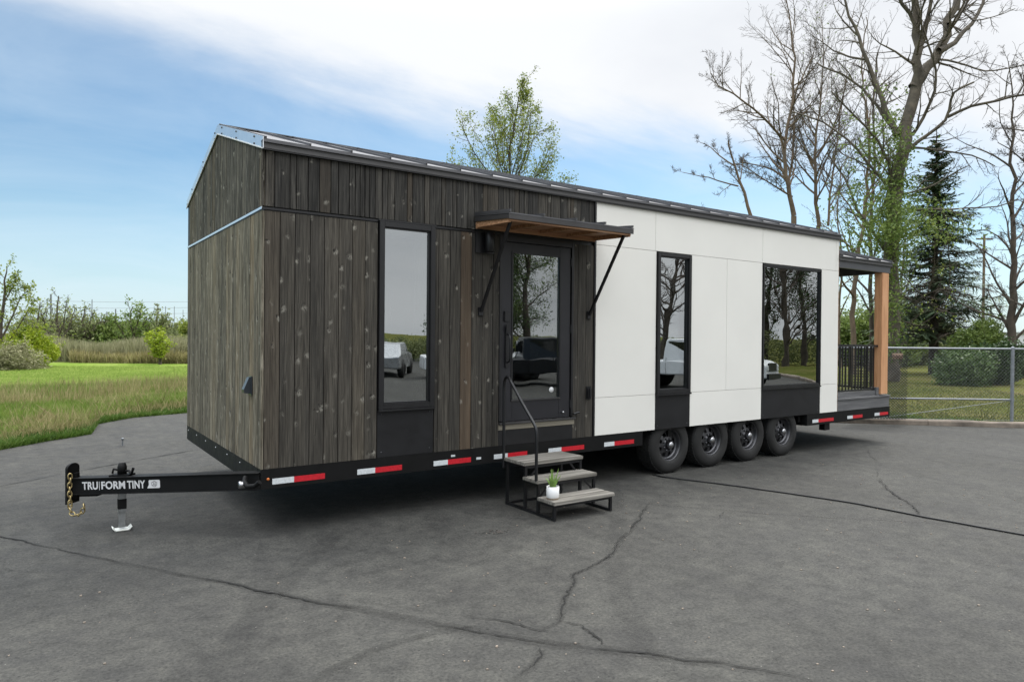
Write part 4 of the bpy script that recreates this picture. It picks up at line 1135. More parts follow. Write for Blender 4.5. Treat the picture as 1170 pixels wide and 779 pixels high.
# big cottonwood
T = Tree(101); d = 29.
P1 = dict(n=[18,9,4], ang=48, len=.46, wig=.13, trop=.04, rmin=.0075, start=.08, max=3.0)
base = at(1016, 0, d); base.z = .085
trunk_px = [(1017,437),(1018,380),(1019,300),(1023,240),(1026,200),(1033,160),(1041,128),(1047,97)]
o_, rs = px_limb(T, trunk_px, d, 0, .36, .22); fork = o_[-1]
F_ = [([(1047,97),(1048,70),(1047,40),(1043,0),(1030,-60),(1025,-130)],0,.21,.06),
      ([(1045,100),(1060,78),(1075,55),(1085,25),(1097,-10),(1112,-70),(1120,-140)],.5,.24,.06),
      ([(1047,38),(1038,15),(1024,-5),(1010,-40)],-.3,.12,.03), ([(1048,60),(1058,30),(1064,0),(1066,-60)],-.6,.12,.03),
      ([(1072,60),(1090,48),(1110,28),(1122,5),(1130,-30)],1.0,.13,.04), ([(1083,28),(1096,20),(1103,-10)],.8,.07,.03),
      ([(1112,24),(1135,20),(1160,10)],.5,.035,.012),
      ([(1040,170),(1060,155),(1080,138),(1087,113),(1097,102),(1113,94)],-1.2,.085,.035),
      ([(1083,134),(1110,122),(1140,115),(1190,103),(1240,95)],-1.5,.07,.03),
      ([(1041,155),(1055,135),(1067,105),(1069,80),(1062,52),(1055,34)],-.9,.08,.03),
      ([(1024,155),(1012,125),(1003,103),(990,70),(981,42),(972,18),(960,-15)],.8,.14,.04),
      ([(1073,68),(1095,72),(1115,79),(1137,81),(1172,74)],-.6,.05,.025),
      ([(1020,147),(1008,130),(995,112),(975,92),(950,80),(933,72)],1.5,.08,.03),
      ([(1012,235),(1016,205),(1016,187),(1003,162),(988,145),(970,127),(950,105)],-1.2,.08,.03),
      ([(1012,210),(990,185),(968,160),(940,140),(905,128)],1.,.07,.03),
      ([(1040,168),(1075,172),(1110,178),(1137,190)],-1.0,.055,.02), ([(1045,240),(1075,239),(1103,238),(1140,236),(1163,227)],-1.6,.05,.02),
      ([(1019,300),(1000,270),(980,240),(965,205),(945,175)],1.2,.08,.03), ([(1028,222),(1060,215),(1085,200),(1105,190)],-2,.05,.02)]
for l, dd, ra, rb in F_:
    o_, rs = px_limb(T, l, d, dd, ra, rb, 1); T.grow(o_, rs, 0, 2, P1)
T.tips = []
# ivy and young leaves round the middle of the stem
for i in range(330):
    f = T.r.random(); x = 1020+T.r.gauss(0,17) - (28 if T.r.random() < .4 else 0)*T.r.random()*1.6; y = T.r.choice([T.r.gauss(165,22), T.r.gauss(235,22), T.r.gauss(270,18)])
    p = at(x, y, d+T.r.gauss(0,.7))
    for j in range(T.r.randint(8,22)): T.leafquad(T.leaf, p+T.rv(.17), T.r.uniform(.05,.105))
for i in range(260):
    y = T.r.uniform(170, 410); p = at(1019+T.r.gauss(0,9), y, d+T.r.choice((-1,1))*.35+T.r.gauss(0,.25)-.25)
    for j in range(14): T.leafquad(T.leaf, p+T.rv(.16), T.r.uniform(.05,.10))
for i in range(150):
    p = at(T.r.gauss(1040,28), T.r.gauss(255,14), d-1+T.r.gauss(0,.8))
    for j in range(12): T.leafquad(T.leaf, p+T.rv(.2), T.r.uniform(.05,.10))
T.finish('cottonwood_tree', 'tallest forked tree with thick grey trunk and green ivy leaves behind the porch', 'tree', base, M['bark_cotton'], M['leaf_mid'])

def bare_tree(seed, d, stems, label, bark='bark_tan', P=None, leaf=None, name='bare_tree', maxlev=3, group='bare trees beyond the trailer'):
    T = Tree(seed); PP = dict(bylen=0 if name == 'field_tree' else 1, n=[16,8,5], ang=42, len=.44, wig=.10, trop=.07, rmin=.0065, start=.1, max=3.6)
    if P: PP.update(P)
    for i, (l, dd, ra, rb) in enumerate(stems):
        o_, rs = px_limb(T, l, d, dd, ra, rb, 0 if i == 0 else 1)
        if PP['n'][0]: T.grow(o_, rs, 0, maxlev, PP)
    if leaf: T.leaves(*leaf[1:]); 
    x = stems[0][0][0][0]; b = at(x, 388, d); b.z = .03
    # carry the first stem to the ground
    p0 = at(*stems[0][0][0], d)
    T.wood.tube([(b.x,b.y,-.03),(b.x*.5+p0.x*.5,b.y*.5+p0.y*.5,p0.z*.5),tuple(p0)], [stems[0][2]*1.35, stems[0][2]*1.1, stems[0][2]], 9, caps=False)
    return T.finish(name, label, 'tree', b, M[bark], M[leaf[0]] if leaf else None, group=group)
bare_tree(201, 33, [([(907,247),(903,222),(898,200),(897,160),(903,127),(907,95),(908,67),(904,30),(899,0),(895,-40)],0,.125,.012),
    ([(897,160),(880,142),(860,124),(838,108),(822,98),(812,84)],-1.5,.07,.02), ([(900,207),(885,195),(865,189),(847,186)],1.5,.06,.02),
    ([(900,215),(905,185),(908,150),(906,120)],.8,.07,.03), ([(905,225),(885,212),(868,202),(850,190)],-1,.05,.02),
    ([(904,112),(917,90),(930,60)],1,.05,.02)], 'slender bare tree with buff trunk rising over the middle of the white wall roof', maxlev=3, P=dict(n=[24,10,6]))
bare_tree(202, 36, [([(935,258),(932,217),(932,167),(936,130),(939,100),(941,60),(938,20)],0,.11,.012), ([(933,200),(920,170),(912,140)],1,.06,.02),
    ([(934,180),(950,150),(962,120),(968,80)],-1,.06,.02), ([(946,258),(950,210),(957,160),(963,110)],1.5,.07,.02)], 'bare tree with a few ivy leaves standing just left of the roof end', leaf=('leaf_mid',1,.07,.12,None,.12), P=dict(n=[24,10,6]))
bare_tree(203, 30, [([(858,247),(850,220),(843,200),(837,180),(832,161)],0,.08,.03), ([(843,213),(820,206),(800,201),(780,197)],-.8,.04,.012),
    ([(840,190),(822,178),(812,168),(800,163)],.8,.04,.012), ([(846,205),(848,190),(850,175)],.3,.03,.012)], 'short broken bare tree with snapped top behind the white wall roof', P=dict(n=[16,8,5], len=.34))
bare_tree(204, 34, [([(975,400),(975,344),(984,272),(991,218),(993,180),(990,130),(985,80),(990,20)],0,.14,.02), ([(986,262),(970,235),(955,215),(940,200)],1,.05,.02),
    ([(990,225),(1003,195),(1010,160),(1007,120)],-1,.05,.02)], 'bare tan trunk seen through the open porch', P=dict(n=[14,7,5], len=.36))
bare_tree(205, 38, [([(996,400),(995,318),(996,236),(1000,180),(998,120),(1003,60)],0,.13,.04)], 'dark slim bare trunk left of the cottonwood behind the porch roof', bark='bark', P=dict(n=[14,6,5], len=.3))
bare_tree(206, 30, [([(1157,430),(1157,394),(1157,344),(1158,272),(1157,222),(1154,170),(1156,120),(1152,70)],0,.21,.015), ([(1156,385),(1145,362),(1135,345),(1128,330)],1,.07,.02),
    ([(1158,370),(1170,345),(1185,325)],-.8,.09,.03), ([(1157,350),(1140,325),(1128,300),(1120,285)],1,.06,.02), ([(1157,290),(1140,270),(1126,262)],1,.05,.015)],
    'bare dark tree at the right edge behind the fence post', bark='bark', P=dict(n=[17,8,6], ang=50, len=.32, trop=.03), maxlev=3)
bare_tree(207, 24, [([(1215,430),(1213,330),(1208,220),(1212,140),(1205,60)],0,.2,.06), ([(1208,230),(1185,200),(1165,180),(1140,163)],-.5,.06,.012),
    ([(1210,170),(1185,155),(1160,148),(1135,147)],.5,.05,.012), ([(1212,140),(1190,115),(1172,100),(1163,80)],.5,.05,.012), ([(1209,280),(1185,262),(1160,255)],.6,.05,.012)],
    'budding tree reaching in from beyond the right edge', bark='bark', P=dict(n=[15,8,5], len=.34, wig=.14), leaf=('bark_dark',2,.03,.05,None,.5))
bare_tree(208, 44, [([(1028,400),(1030,330),(1035,260)],0,.11,.03)], 'thin bare tree between cottonwood and fir', P=dict(n=[10,6,4], len=.45))
bare_tree(209, 42, [([(960,420),(958,360),(962,300),(957,240),(962,190)],0,.10,.03)], 'thin tree with pale young leaves seen over the porch railing', P=dict(n=[10,6,4], len=.42), leaf=('leaf_yg',3,.09,.16,None,.6))
bare_tree(210, 40, [([(830,300),(815,260),(808,240)],0,.06,.02)], 'small bare sapling with its twig tips above the white roof edge', P=dict(n=[8,5,4], len=.5))

# leafy young tree over the wood half
T = Tree(301); d = 27
for l, dd, ra, rb in [([(582,330),(583,250),(584,205),(583,170),(588,140),(594,110),(597,92)],0,.14,.02), ([(584,225),(572,190),(566,160),(560,135)],.8,.06,.012), ([(583,235),(560,200),(542,175),(530,150),(528,135)],-.8,.06,.012),
        ([(585,215),(600,180),(605,150),(606,128)],-.8,.06,.012), ([(585,230),(608,205),(622,195),(632,180)],.8,.05,.012), ([(583,190),(577,150),(578,120)],1,.05,.01), ([(584,240),(550,215),(528,200),(516,178)],1,.05,.01),
        ([(586,205),(603,172),(615,152),(628,146)],.3,.04,.01), ([(586,250),(612,225),(636,212),(648,205)],.5,.05,.01), ([(583,240),(540,222),(520,205)],-.5,.04,.01)]:
    o_, rs = px_limb(T, l, d, dd, ra*.62, rb*.8, 1); T.grow(o_, rs, 0, 2, dict(n=[11,5], ang=38, len=.26, wig=.12, trop=.09, rmin=.005, start=.1, max=1.2, bylen=0))
for k in range(24):
    a_ = math.radians(T.r.uniform(-5, 185)); q = T.r.uniform(.55, 1.0); ex, ey = 582+66*q*math.cos(a_), 215-112*q*max(0,math.sin(a_))**1.2
    sy = T.r.uniform(205, 255); sx_ = 584+T.r.uniform(-2,2)
    o_, rs = px_limb(T, [(sx_, sy), ((sx_+ex)/2+T.r.uniform(-4,4), (sy+ey)/2+10), (ex, ey)], d, T.r.uniform(-1.5,1.5), .022, .007, 1); T.grow(o_, rs, 0, 2, dict(n=[8,4], ang=38, len=.26, wig=.12, trop=.09, rmin=.005, start=.3, max=.9, bylen=0))
for tp in ([(588,150),(584,125),(579,108)], [(592,140),(599,118),(604,108)], [(594,120),(596,104),(597,93)], [(590,160),(603,135),(612,124)], [(586,165),(570,140),(562,126)]):
    o_, rs = px_limb(T, tp, d, T.r.uniform(-.5,.5), .02, .006, 1); T.grow(o_, rs, 0, 2, dict(n=[14,4], ang=35, len=.22, wig=.1, trop=.08, rmin=.005, start=.05, max=.5, bylen=0))
T.leaves(7, .052, .11)
b = at(582, 388, d); b.z = -.03
T.wood.tube([tuple(b), tuple(at(582,330,d))], [.18,.14], 8, caps=False)
T.finish('young_tree', 'small tree with sparse yellow green leaves rising above the dark wood half of the roof', 'tree', b, M['bark'], M['leaf_yg'], twigm=M['bark'])

# fir
def fir(d, xpx, ytop, ybase_z, halfw, label, seed, dens=1.0, spread=1.0):
    T = Tree(seed); b = at(xpx, 388, d); b.z = ybase_z; top = at(xpx+3, ytop, d); Ht = top.z-b.z
    T.wood.tube([b+Vector((0,0,Ht*i/8)) for i in range(9)], [.24*(1-i/8.3)+.01 for i in range(9)], 10, caps=False)
    dead = MB(); z = Ht*.155
    while z < Ht*.985:
        t_ = z/Ht; Rr = halfw*(1-t_)**.85*min(1, .7+1.6*t_); nb = int(6*dens)+1
        for k in range(nb):
            if T.r.random() < .22: continue
            a_ = T.r.uniform(0, 2*PI); Lb = Rr*T.r.uniform(.35,1.15)
            dr = Vector((math.cos(a_), math.sin(a_), T.r.uniform(-.35,.30)))
            pts = T.path(b+Vector((0,0,z)), dr, Lb, 6, .06, -.015 if t_ < .7 else .05)
            T.twig.tube(pts, [.02*(1-i/7) +.003 for i in range(7)], 4, caps=False)
            isdead = t_ < .55 and T.r.random() < .45
            for i in range(1, 7):
                p = pts[i]; w = (.07+.5*Lb*(1-abs(i/6-.55)))*.55
                for sgn_ in (-1, 1):
                    for q in range(6):
                        ax = (pts[i]-pts[i-1]).normalized(); sd2 = ax.cross(Vector((0,0,1))).normalized()*sgn_
                        dir2 = (sd2*T.r.uniform(.5,1)+ax*T.r.uniform(.3,.9)+Vector((0,0,T.r.uniform(-.75,.25)))).normalized()
                        s0_ = pts[i-1].lerp(p, T.r.random()); e = s0_+dir2*w*T.r.uniform(.4,1.1)
                        nrm = dir2.cross(Vector((T.r.gauss(0,.3),T.r.gauss(0,.3),1))).normalized()*T.r.uniform(.012,.042)*(0.3 if isdead else 1)
                        (dead if isdead else T.leaf).add([s0_+nrm, s0_-nrm, e-nrm*.4, e+nrm*.4], [(0,1,2,3)])
        z += Ht*.021/dens**.5
    root = T.finish('fir_tree', label, 'tree', b, M['bark_dark'], M['needle'], twigm=M['bark_dark'])
    dead.build('dead_twigs', M['needle_dead'], root, recalc=False); return root
fir(35, 1067, 149, .0, 4.1, 'tall dark fir with bare lower trunk on the lawn', 401, 2.0)

# bushes
def bush(seed, cpx, d, z0, rx, rz, n, size, m, label, name='shrub', lumps=9, bias=.0, base=None):
    T = Tree(seed); c = at(cpx, 388, d); c.z = z0; Ls = []
    for i in range(lumps):
        a_ = T.r.uniform(0,2*PI); q = T.r.random()**.5
        Ls.append((c+Vector((math.cos(a_)*rx*q*.62, math.sin(a_)*rx*q*.62, rz*T.r.uniform(.25,.72)*(1-.35*q))), T.r.uniform(.34,.55)*min(rx,rz*1.2)))
    for (lc, lr) in Ls:
        T.twig.tube(T.path(c+T.rv(.05), (lc-c).normalized(), (lc-c).length, 5, .08, 0), [.03*(1-i/7) for i in range(6)], 5, caps=False)
        for i in range(n):
            v = T.rv().normalized(); rr_ = lr*(T.r.random()**.35)*(1+.25*noise.noise(v*2.2+lc)); p = lc+Vector((v.x,v.y,v.z*.95))*rr_
            if p.z < z0+.02: p.z = z0+T.r.uniform(.02,.2)
            T.leafquad(T.leaf, p, size*T.r.uniform(.6,1.3))
    for i in range(int(lumps*4)):   # shoots that break the outline
        lc, lr = T.r.choice(Ls); v = T.rv().normalized(); v.z = abs(v.z)
        pts = T.path(lc+v*lr*.6, v+Vector((0,0,.5)), lr*T.r.uniform(.6,1.0), 5, .12, .05); T.twig.tube(pts, .006, 3, caps=False)
        for p in pts[1:]:
            for j in range(5): T.leafquad(T.leaf, p+T.rv(size*.9), size*T.r.uniform(.6,1.1))
    return T.finish(name, label, 'shrub' if name == 'shrub' else 'tree', c, M['bark'], m)
bush(501, 1103, 27, .085, 1.35, 1.9, 1500, .07, M['leaf_shrub'], 'rounded dark green shrub on the lawn behind the fence, its left half')
bush(502, 1139, 27.5, .085, 1.30, 2.0, 1500, .07, M['leaf_dark'], 'dark green shrub touching the fence post column on the lawn')
bush(503, 1122, 31, .085, 1.35, 3.6, 1700, .075, M['leaf_mid'], 'taller bright green shrub rising behind the dark shrubs', lumps=12)
bush(504, 1180, 33, .085, 1.6, 1.6, 1200, .09, M['leaf_shrub'], 'green shrub at the right edge of the lawn')
bush(505, 985, 46, .085, 4.0, 4.6, 2600, .13, M['leaf_mid'], 'broad leafy green thicket behind the porch railing', lumps=14)
bush(506, 1035, 50, .085, 4.0, 3.6, 2600, .13, M['farleaf'], 'brownish thicket behind the porch post', lumps=14)
bush(507, 935, 50, .085, 4.0, 3.9, 1500, .14, M['farleaf'], 'thicket hidden behind the white wall, its right fringe beside the porch')
# tangle of low bare branches between porch and fir
bare_tree(211, 22, [([(1060,470),(1062,400),(1075,340),(1082,290),(1078,230)],0,.012,.008)], 'thin bare sapling stem in front of the fir', P=dict(n=[7,5,3], len=.4, rmin=.004)) if False else None
T = Tree(212); d = 30
for l, dd in [([(1020,300),(1050,335),(1075,355),(1100,358)],-2), ([(1020,345),(1045,330),(1070,300),(1090,262)],-2.5), ([(1018,380),(1040,350),(1075,330),(1112,352)],-3), ([(1020,360),(1050,372),(1080,345),(1085,300),(1078,240)],-2.5), ([(1018,400),(1035,372),(1060,352),(1080,310)],-1.5), ([(1020,330),(1050,345),(1065,320),(1068,270)],-3)]:
    o_, rs = px_limb(T, l, d, dd, .028, .01, 1); T.grow(o_, rs, 0, 2, dict(n=[8,5], ang=45, len=.35, wig=.16, trop=.0, rmin=.006, start=.1, max=1.8))
for l in T.tips[:]:
    if T.r.random() < .25:
        for j in range(3): T.leafquad(T.leaf, l[-1]+T.rv(.1), .07)
T.wood.tube([at(1018,425,30), at(1018,380,30), at(1019,300,30)], [.09,.07,.03], 7, caps=False)
b = at(1018,425,30)
T.finish('tangled_tree', 'low tangled bare tree arching in front of the fir', 'tree', b, M['bark'], M['leaf_yg'], twigm=M['needle_dead'])

# far white building, poles, cone on the right
Bq = at(1075, 388, 70); 
def oriented(name, px, d, w, dep, h, z0=0.):
    c = at(px, 388, d); r_ = Vector((CR.x, CR.y, 0)).normalized(); f_ = Vector((CF.x, CF.y, 0)).normalized()
    return c, r_, f_
c, r_, f_ = oriented('', 1078, 80, 6, 6, 3)
e = empty('white_warehouse', (c.x,c.y,0), label='far low white building glimpsed between the fir trunk and shrubs', cat='building')
MB().obox((c.x,c.y,1.0), r_*4.4, f_*4, Vector((0,0,1.55))).build('wall', M['shed'], e)
mb = MB()
for i in range(12): mb.obox(Vector((c.x,c.y,.0))-f_*4.01+Vector((0,0,.1+.21*i)), r_*4.4, f_*.006, Vector((0,0,.006)))
mb.build('cladding_joint', M['galv'], e)
MB().obox((c.x,c.y,2.6), r_*4.6, f_*4.2, Vector((0,0,.05))).build('roof', M['galv'], e)
c2, _, _ = oriented('', 1160, 95, 6, 6, 3)
e = empty('pale_shed', (c2.x,c2.y,0), label='far pale building behind the bare tree at the right edge', cat='building')
MB().obox((c2.x,c2.y,1.2), r_*5, f_*4, Vector((0,0,1.5))).build('wall', M['shed'], e)
MB().obox((c2.x,c2.y,2.8), r_*5.2, f_*4.2, Vector((0,0,.1))).build('roof', M['galv'], e)
cc = at(1072.5, 400, 52); z_ = .085
mb = MB().lathe([(.0001,z_+.95),(.05,z_+.95),(.20,z_+.06),(.21,z_+.05)], 'z', (cc.x,cc.y,0), 16).box(cc.x-.3,cc.x+.3,cc.y-.3,cc.y+.3,z_,z_+.05)
mb.build('traffic_cone', M['orange'], origin=(cc.x,cc.y,z_), label='orange cone on the grass just right of the fir trunk', cat='cone')
def pole(px, d, ytop, rad, m, label, name='utility_pole', arm=None, group=None):
    b = at(px, 388, d); b.z = -.03; t_ = at(px, ytop, d)
    e = empty(name, b, label=label, cat='pole', group=group); MB().tube([b, (b.x,b.y,t_.z)], [rad, rad*.75], 8).build('pole', m, e)
    if arm: MB().bar(Vector((b.x,b.y,t_.z-.4))-r_*arm, Vector((b.x,b.y,t_.z-.4))+r_*arm, .1, .12).build('cross_arm', m, e)
    return Vector((b.x,b.y,t_.z))
pole(1123, 60, 268, .13, M['bark_tan'], 'reddish wooden pole with a small arm right of the fir', arm=.7)
pole(1052, 58, 385, .07, M['galv'], 'thin grey post left of the fir trunk', name='grey_post')
pole(1075.5, 50, 380, .10, M['bark_tan'], 'tan post immediately right of the fir trunk', name='wooden_post')

# ------------------------------------------------------------------ LEFT BACKGROUND
# reed belt and hedge as stuff; individual trees on top
def clump_belt(name, x0, x1, d0, d1, hmin, hmax, n, m, label, cat, w=.05, seed=1, lean=.2, z=-.03):
    rr = random.Random(seed); mb = MB()
    for i in range(n):
        x = rr.uniform(x0, x1); dd = rr.uniform(d0, d1); p = at(x, 388, dd); p.z = z
        hh = rr.uniform(hmin, hmax)*(1+.35*noise.noise(Vector((p.x*.25, p.y*.25, seed))))
        a_ = rr.uniform(0, 2*PI); t_ = Vector((math.cos(a_), math.sin(a_), 0)); l_ = Vector((rr.gauss(0,lean), rr.gauss(0,lean), 1))
        mb.add([p-t_*w, p+t_*w, p+l_*hh*.6+t_*w*.7, p+l_*hh+t_*w*.05, p+l_*hh*.6-t_*w*.7], [(0,1,2,3,4)])
    return mb.build(name, m, origin=at((x0+x1)/2, 388, d0), recalc=False, label=label, cat=cat, kind='stuff')
clump_belt('reeds', -120, 260, 43, 47, .9, 1.7, 16000, M['sage'], 'belt of grey green reeds at the far side of the field', 'reeds', .035, 5, .18)
clump_belt('reeds', 80, 240, 42, 43.5, .5, .9, 3500, M['blade_dry'], 'low straw coloured grass in front of the reeds', 'dry grass', .03, 6, .3)
rr = random.Random(77)
for i, (x, d_, wdt, hh, m_, lb) in enumerate([(65,58,3.2,2.9,'farleaf','olive hedge clump below the pale bare tree'), (100,60,3.4,3.3,'farleaf','olive hedge clump left of the dark shed'), (125,60,2.6,3.6,'leaf_mid','green hedge clump beside the dark shed'),
        (150,64,3.2,2.9,'farleaf','grey green hedge clump in front of the dark shed'), (172,62,2.9,3.3,'leaf_mid','green hedge clump behind the lime willow'), (203,60,3.2,2.6,'farleaf','grey green hedge clump against the trailer corner'), (35,62,3.5,3.1,'farleaf','olive hedge clump behind the lime bush')]):
    bush(600+i, x, d_, -.03, wdt, hh, 420, .16, M[m_], lb, lumps=9)
bush(620, 20, 36, -.03, 1.7, 2.3, 1500, .085, M['leaf_lime'], 'bright lime green rounded bush at the left edge of the field', lumps=12)
bush(621, 38, 37, -.03, 1.3, 1.9, 1200, .085, M['leaf_lime'], 'lower lime green bush right of the rounded one', lumps=9)
bush(622, 12, 34, -.03, 2.3, 1.3, 700, .07, M['sage'], 'grey twiggy brush at the foot of the lime bush', lumps=10)
bush(623, 214, 52, -.03, 1.2, 3.6, 500, .12, M['leaf_yg'], 'yellow green tree mostly hidden by the trailer corner', lumps=6)
# leafy tree at left edge
T = Tree(701); d = 36
for l, dd, ra, rb in [([(-5,420),(0,380),(3,345),(6,320),(8,306)],0,.16,.02), ([(0,390),(15,360),(24,340),(33,332)],.8,.06,.012), ([(2,400),(20,375),(32,355),(38,345)],-.8,.05,.01), ([(-2,395),(-25,360),(-40,330)],.8,.08,.02), ([(3,350),(14,330),(18,315)],.4,.04,.01), ([(-3,370),(-12,335),(-8,310)],.6,.05,.02), ([(0,400),(24,388),(44,372)],.5,.04,.01)]:
    o_, rs = px_limb(T, l, d, dd, ra, rb, 1); T.grow(o_, rs, 0, 2, dict(n=[12,6], ang=42, len=.34, wig=.12, trop=.05, rmin=.007, start=.15, max=1.5, bylen=0))
T.leaves(5, .085, .10); b = at(-5, 388, d); b.z = -.03
T.wood.tube([tuple(b), tuple(at(-5,420,d))], [.2,.17], 8, caps=False)
T.finish('leafy_tree', 'tree in fresh green leaf cut by the left edge of the picture', 'tree', b, M['bark'], M['leaf_yg'])
GL_ = 'far trees along the field edge'
def far_tree(seed, x, d_, ytop, label, leaf=None, w=.3, sp=.35):
    top = [(x,412),(x+2,385),(x-2,(385+ytop)/2),(x+1,ytop)]
    st = [(top,0,.16,.03),([(x,395),(x+12,375),(x+20,ytop+14)],1,.08,.02),([(x,398),(x-12,378),(x-20,ytop+16)],-1,.08,.02),([(x,388),(x+6,370),(x+10,ytop+6)],-1,.06,.02)]
    return bare_tree(seed, d_, st, label, bark='bark', P=dict(n=[11,6,4], ang=40, len=.38, rmin=.009, max=2.4), leaf=leaf, group=GL_, name='field_tree')
far_tree(702, 66, 50, 338, 'broad pale bare tree near the left end of the field hedge', leaf=('leaf_yg',1,.10,.12,None,.35))
far_tree(703, 96, 58, 352, 'hazy bare tree second from the left along the field hedge', leaf=('farleaf',1,.12,.12,None,.35))
far_tree(704, 151, 54, 350, 'sparse green tree above the dark shed', leaf=('leaf_mid',2,.13,.16,None,.5))
far_tree(705, 180, 56, 357, 'thin green tree behind the lime willow', leaf=('farleaf',2,.12,.16,None,.5))
far_tree(706, 45, 54, 345, 'pale bare tree behind the lime bush', leaf=('farleaf',1,.12,.16,None,.4))
# lime willow
T = Tree(710); d = 41
for k in range(9):
    x = 182+T.r.uniform(-15,15); y = 380+T.r.uniform(-2,12); o_, rs = px_limb(T, [(183,413),(183+(x-183)*.3,402),(x,y)], d, T.r.uniform(-1,1), .05, .01, 1); T.grow(o_, rs, 0, 2, dict(n=[8,5], ang=38, len=.45, wig=.1, trop=.03, rmin=.008, start=.2, max=1., bylen=0))
T.leaves(6, .08, .09); b = at(183,388,d); b.z = -.03
T.wood.tube([tuple(b), tuple(at(183,411,d))], [.1,.08], 7, caps=False)
T.finish('willow_shrub', 'small lime green willow in front of the reeds near the trailer', 'tree', b, M['bark'], M['leaf_lime'])
# dark shed in the hedge
c3, _, _ = oriented('', 148, 66, 6, 6, 3)
e = empty('dark_shed', (c3.x,c3.y,0), label='low dark open shed behind the hedge across the field', cat='shed')
MB().obox((c3.x,c3.y,1.35), r_*2.9, f_*2, Vector((0,0,1.4))).build('wall', M['bark_dark'], e); MB().obox((c3.x,c3.y,2.8), r_*3.1, f_*2.2, Vector((0,0,.09))).build('roof', M['galv'], e)
c4, _, _ = oriented('', 54, 66, 6, 6, 3)
e = empty('pale_barn', (c4.x,c4.y,0), label='small pale building half hidden by the hedge on the left', cat='building')
MB().obox((c4.x,c4.y,1.0), r_*1.6, f_*2, Vector((0,0,1.05))).build('wall', M['concrete'], e); MB().obox((c4.x,c4.y,2.1), r_*1.8, f_*2.2, Vector((0,0,.08))).build('roof', M['galv'], e)
# row of thin poles with wires
PT = [(58,336,.10),(105,342,.045),(116,357,.035),(122,356,.06),(132,353,.07),(161,352,.035),(168,355,.03),(176,350,.03),(180,348,.05),(189,350,.035),(199,350,.03),(209,354,.03)]
PG = 'thin trellis poles beyond the hedge'
for i, (x, yt, ra) in enumerate(PT):
    nm = 'utility_pole' if i == 0 else 'trellis_pole'
    lb = 'grey wooden utility pole beside the pale bare tree' if i == 0 else 'thin pole of the wired row rising behind the field hedge'
    pole(x, 62, yt, ra, M['post'], lb, name=nm, arm=None, group=None if i == 0 else PG)
for i, (ya, yb) in enumerate(((341,344),(349,350.5),(356,357),(376,377),(383,384))):
    pa, pb = at(-60, ya-2, 62), at(260, yb, 62); pts = []
    for j in range(13): t_ = j/12; p = pa.lerp(pb, t_); p.z -= .25*math.sin(PI*t_)*1.0; pts.append(p)
    MB().tube(pts, .012, 4, caps=False).build('overhead_wire', M['post'], origin=pts[0], label=['topmost wire strung past the left pole row', 'second wire from the top past the left pole row', 'third wire from the top past the left pole row', 'fourth wire from the top, just above the hedge', 'lowest wire crossing the hedge on the left'][i], cat='wire')
# verge grass
def blades(name, n, sampler, hfun, w, m, label, cat='grass', seed=1, lean=.28, z=0.):
    rr = random.Random(seed); mb = MB(); k = 0
    while k < n:
        p = sampler(rr)
        if p is None: continue
        k += 1; hh = hfun(rr, p); a_ = rr.uniform(0, 2*PI); t_ = Vector((math.cos(a_), math.sin(a_), 0)); l_ = Vector((rr.gauss(0,lean), rr.gauss(0,lean), 0))
        ww = w*rr.uniform(.6,1.4)
        b_ = Vector((p.x, p.y, z)); m1 = b_+Vector((0,0,hh*.55))+l_*hh*.35; t1 = b_+Vector((0,0,hh))+l_*hh
        mb.add([b_-t_*ww, b_+t_*ww, m1+t_*ww*.7, t1, m1-t_*ww*.7], [(0,1,2,3,4)])
    return mb.build(name, m, recalc=False, label=label, cat=cat, kind='stuff')
def fsamp(rr):
    x = rr.uniform(-60, 225); u = rr.random()**1.3; y = top_y(x)*(1-u)+419*u; return gp(x, y, -.03)
def top_y(px): return 449 - 11*max(0, min(1, px/213))
blades('field_grass', 60000, fsamp, lambda rr, p: rr.uniform(.03,.10)*(1+.8*noise.noise(Vector((p.x*.3, p.y*.3, 4)))), .010, M['blade_field'], 'short mown grass across the near part of the field', seed=12, lean=.5, z=-.03)
ge = gedge
def edge_y(px):
    # picture row of the asphalt edge at a column
    E_ = [(-160,560),(-60,530),(0,513),(55,503),(88,498),(105,495),(112,484),(150,477),(213,471.5),(260,468)]
    for (a, ya), (b_, yb) in zip(E_[:-1], E_[1:]):
        if a <= px <= b_: return ya+(yb-ya)*(px-a)/(b_-a)
    return 470
def top_y(px): return 449 - 11*max(0, min(1, px/213))
def samp(lo, hi, power=1., xr=(-60,225)):
    """lo..hi: 0 at the asphalt edge, 1 where the mown field starts (in rows of the ground seen from the verge)"""
    def f(rr):
        x = rr.uniform(*xr); u = lo+(hi-lo)*rr.random()**power; y = edge_y(x)*(1-u)+top_y(x)*u
        return gp(x, y, -.02)
    return f
def hn(p, s=.6, o_=0): return noise.noise(Vector((p.x*s, p.y*s, o_)))
blades('verge_grass', 26000, samp(-.04, .22, 1.2), lambda rr, p: rr.uniform(.05,.16)*(1+.5*hn(p)), .006, M['blade_low'], 'low dark green grass creeping over the asphalt edge', seed=1, lean=.5)
blades('verge_grass', 9500, samp(.05, .5, 1.), lambda rr, p: rr.uniform(.08,.24)*(1+1.2*hn(p,.5,2)), .006, M['blade_dry'], 'dry brown grass along the verge', seed=2, lean=.4)
blades('verge_grass', 75000, samp(.12, .97, .9), lambda rr, p: rr.uniform(.10,.26)*(1+.6*hn(p,.3,5)), .008, M['blade_green'], 'tall green grass behind the verge', seed=3)
blades('verge_grass', 6000, samp(-.02, .9, 1.), lambda rr, p: rr.uniform(.15,.38)*(1+.9*hn(p,.7,9)), .005, M['blade_dry'], 'scattered taller straw stems through the verge', seed=5, lean=.3)
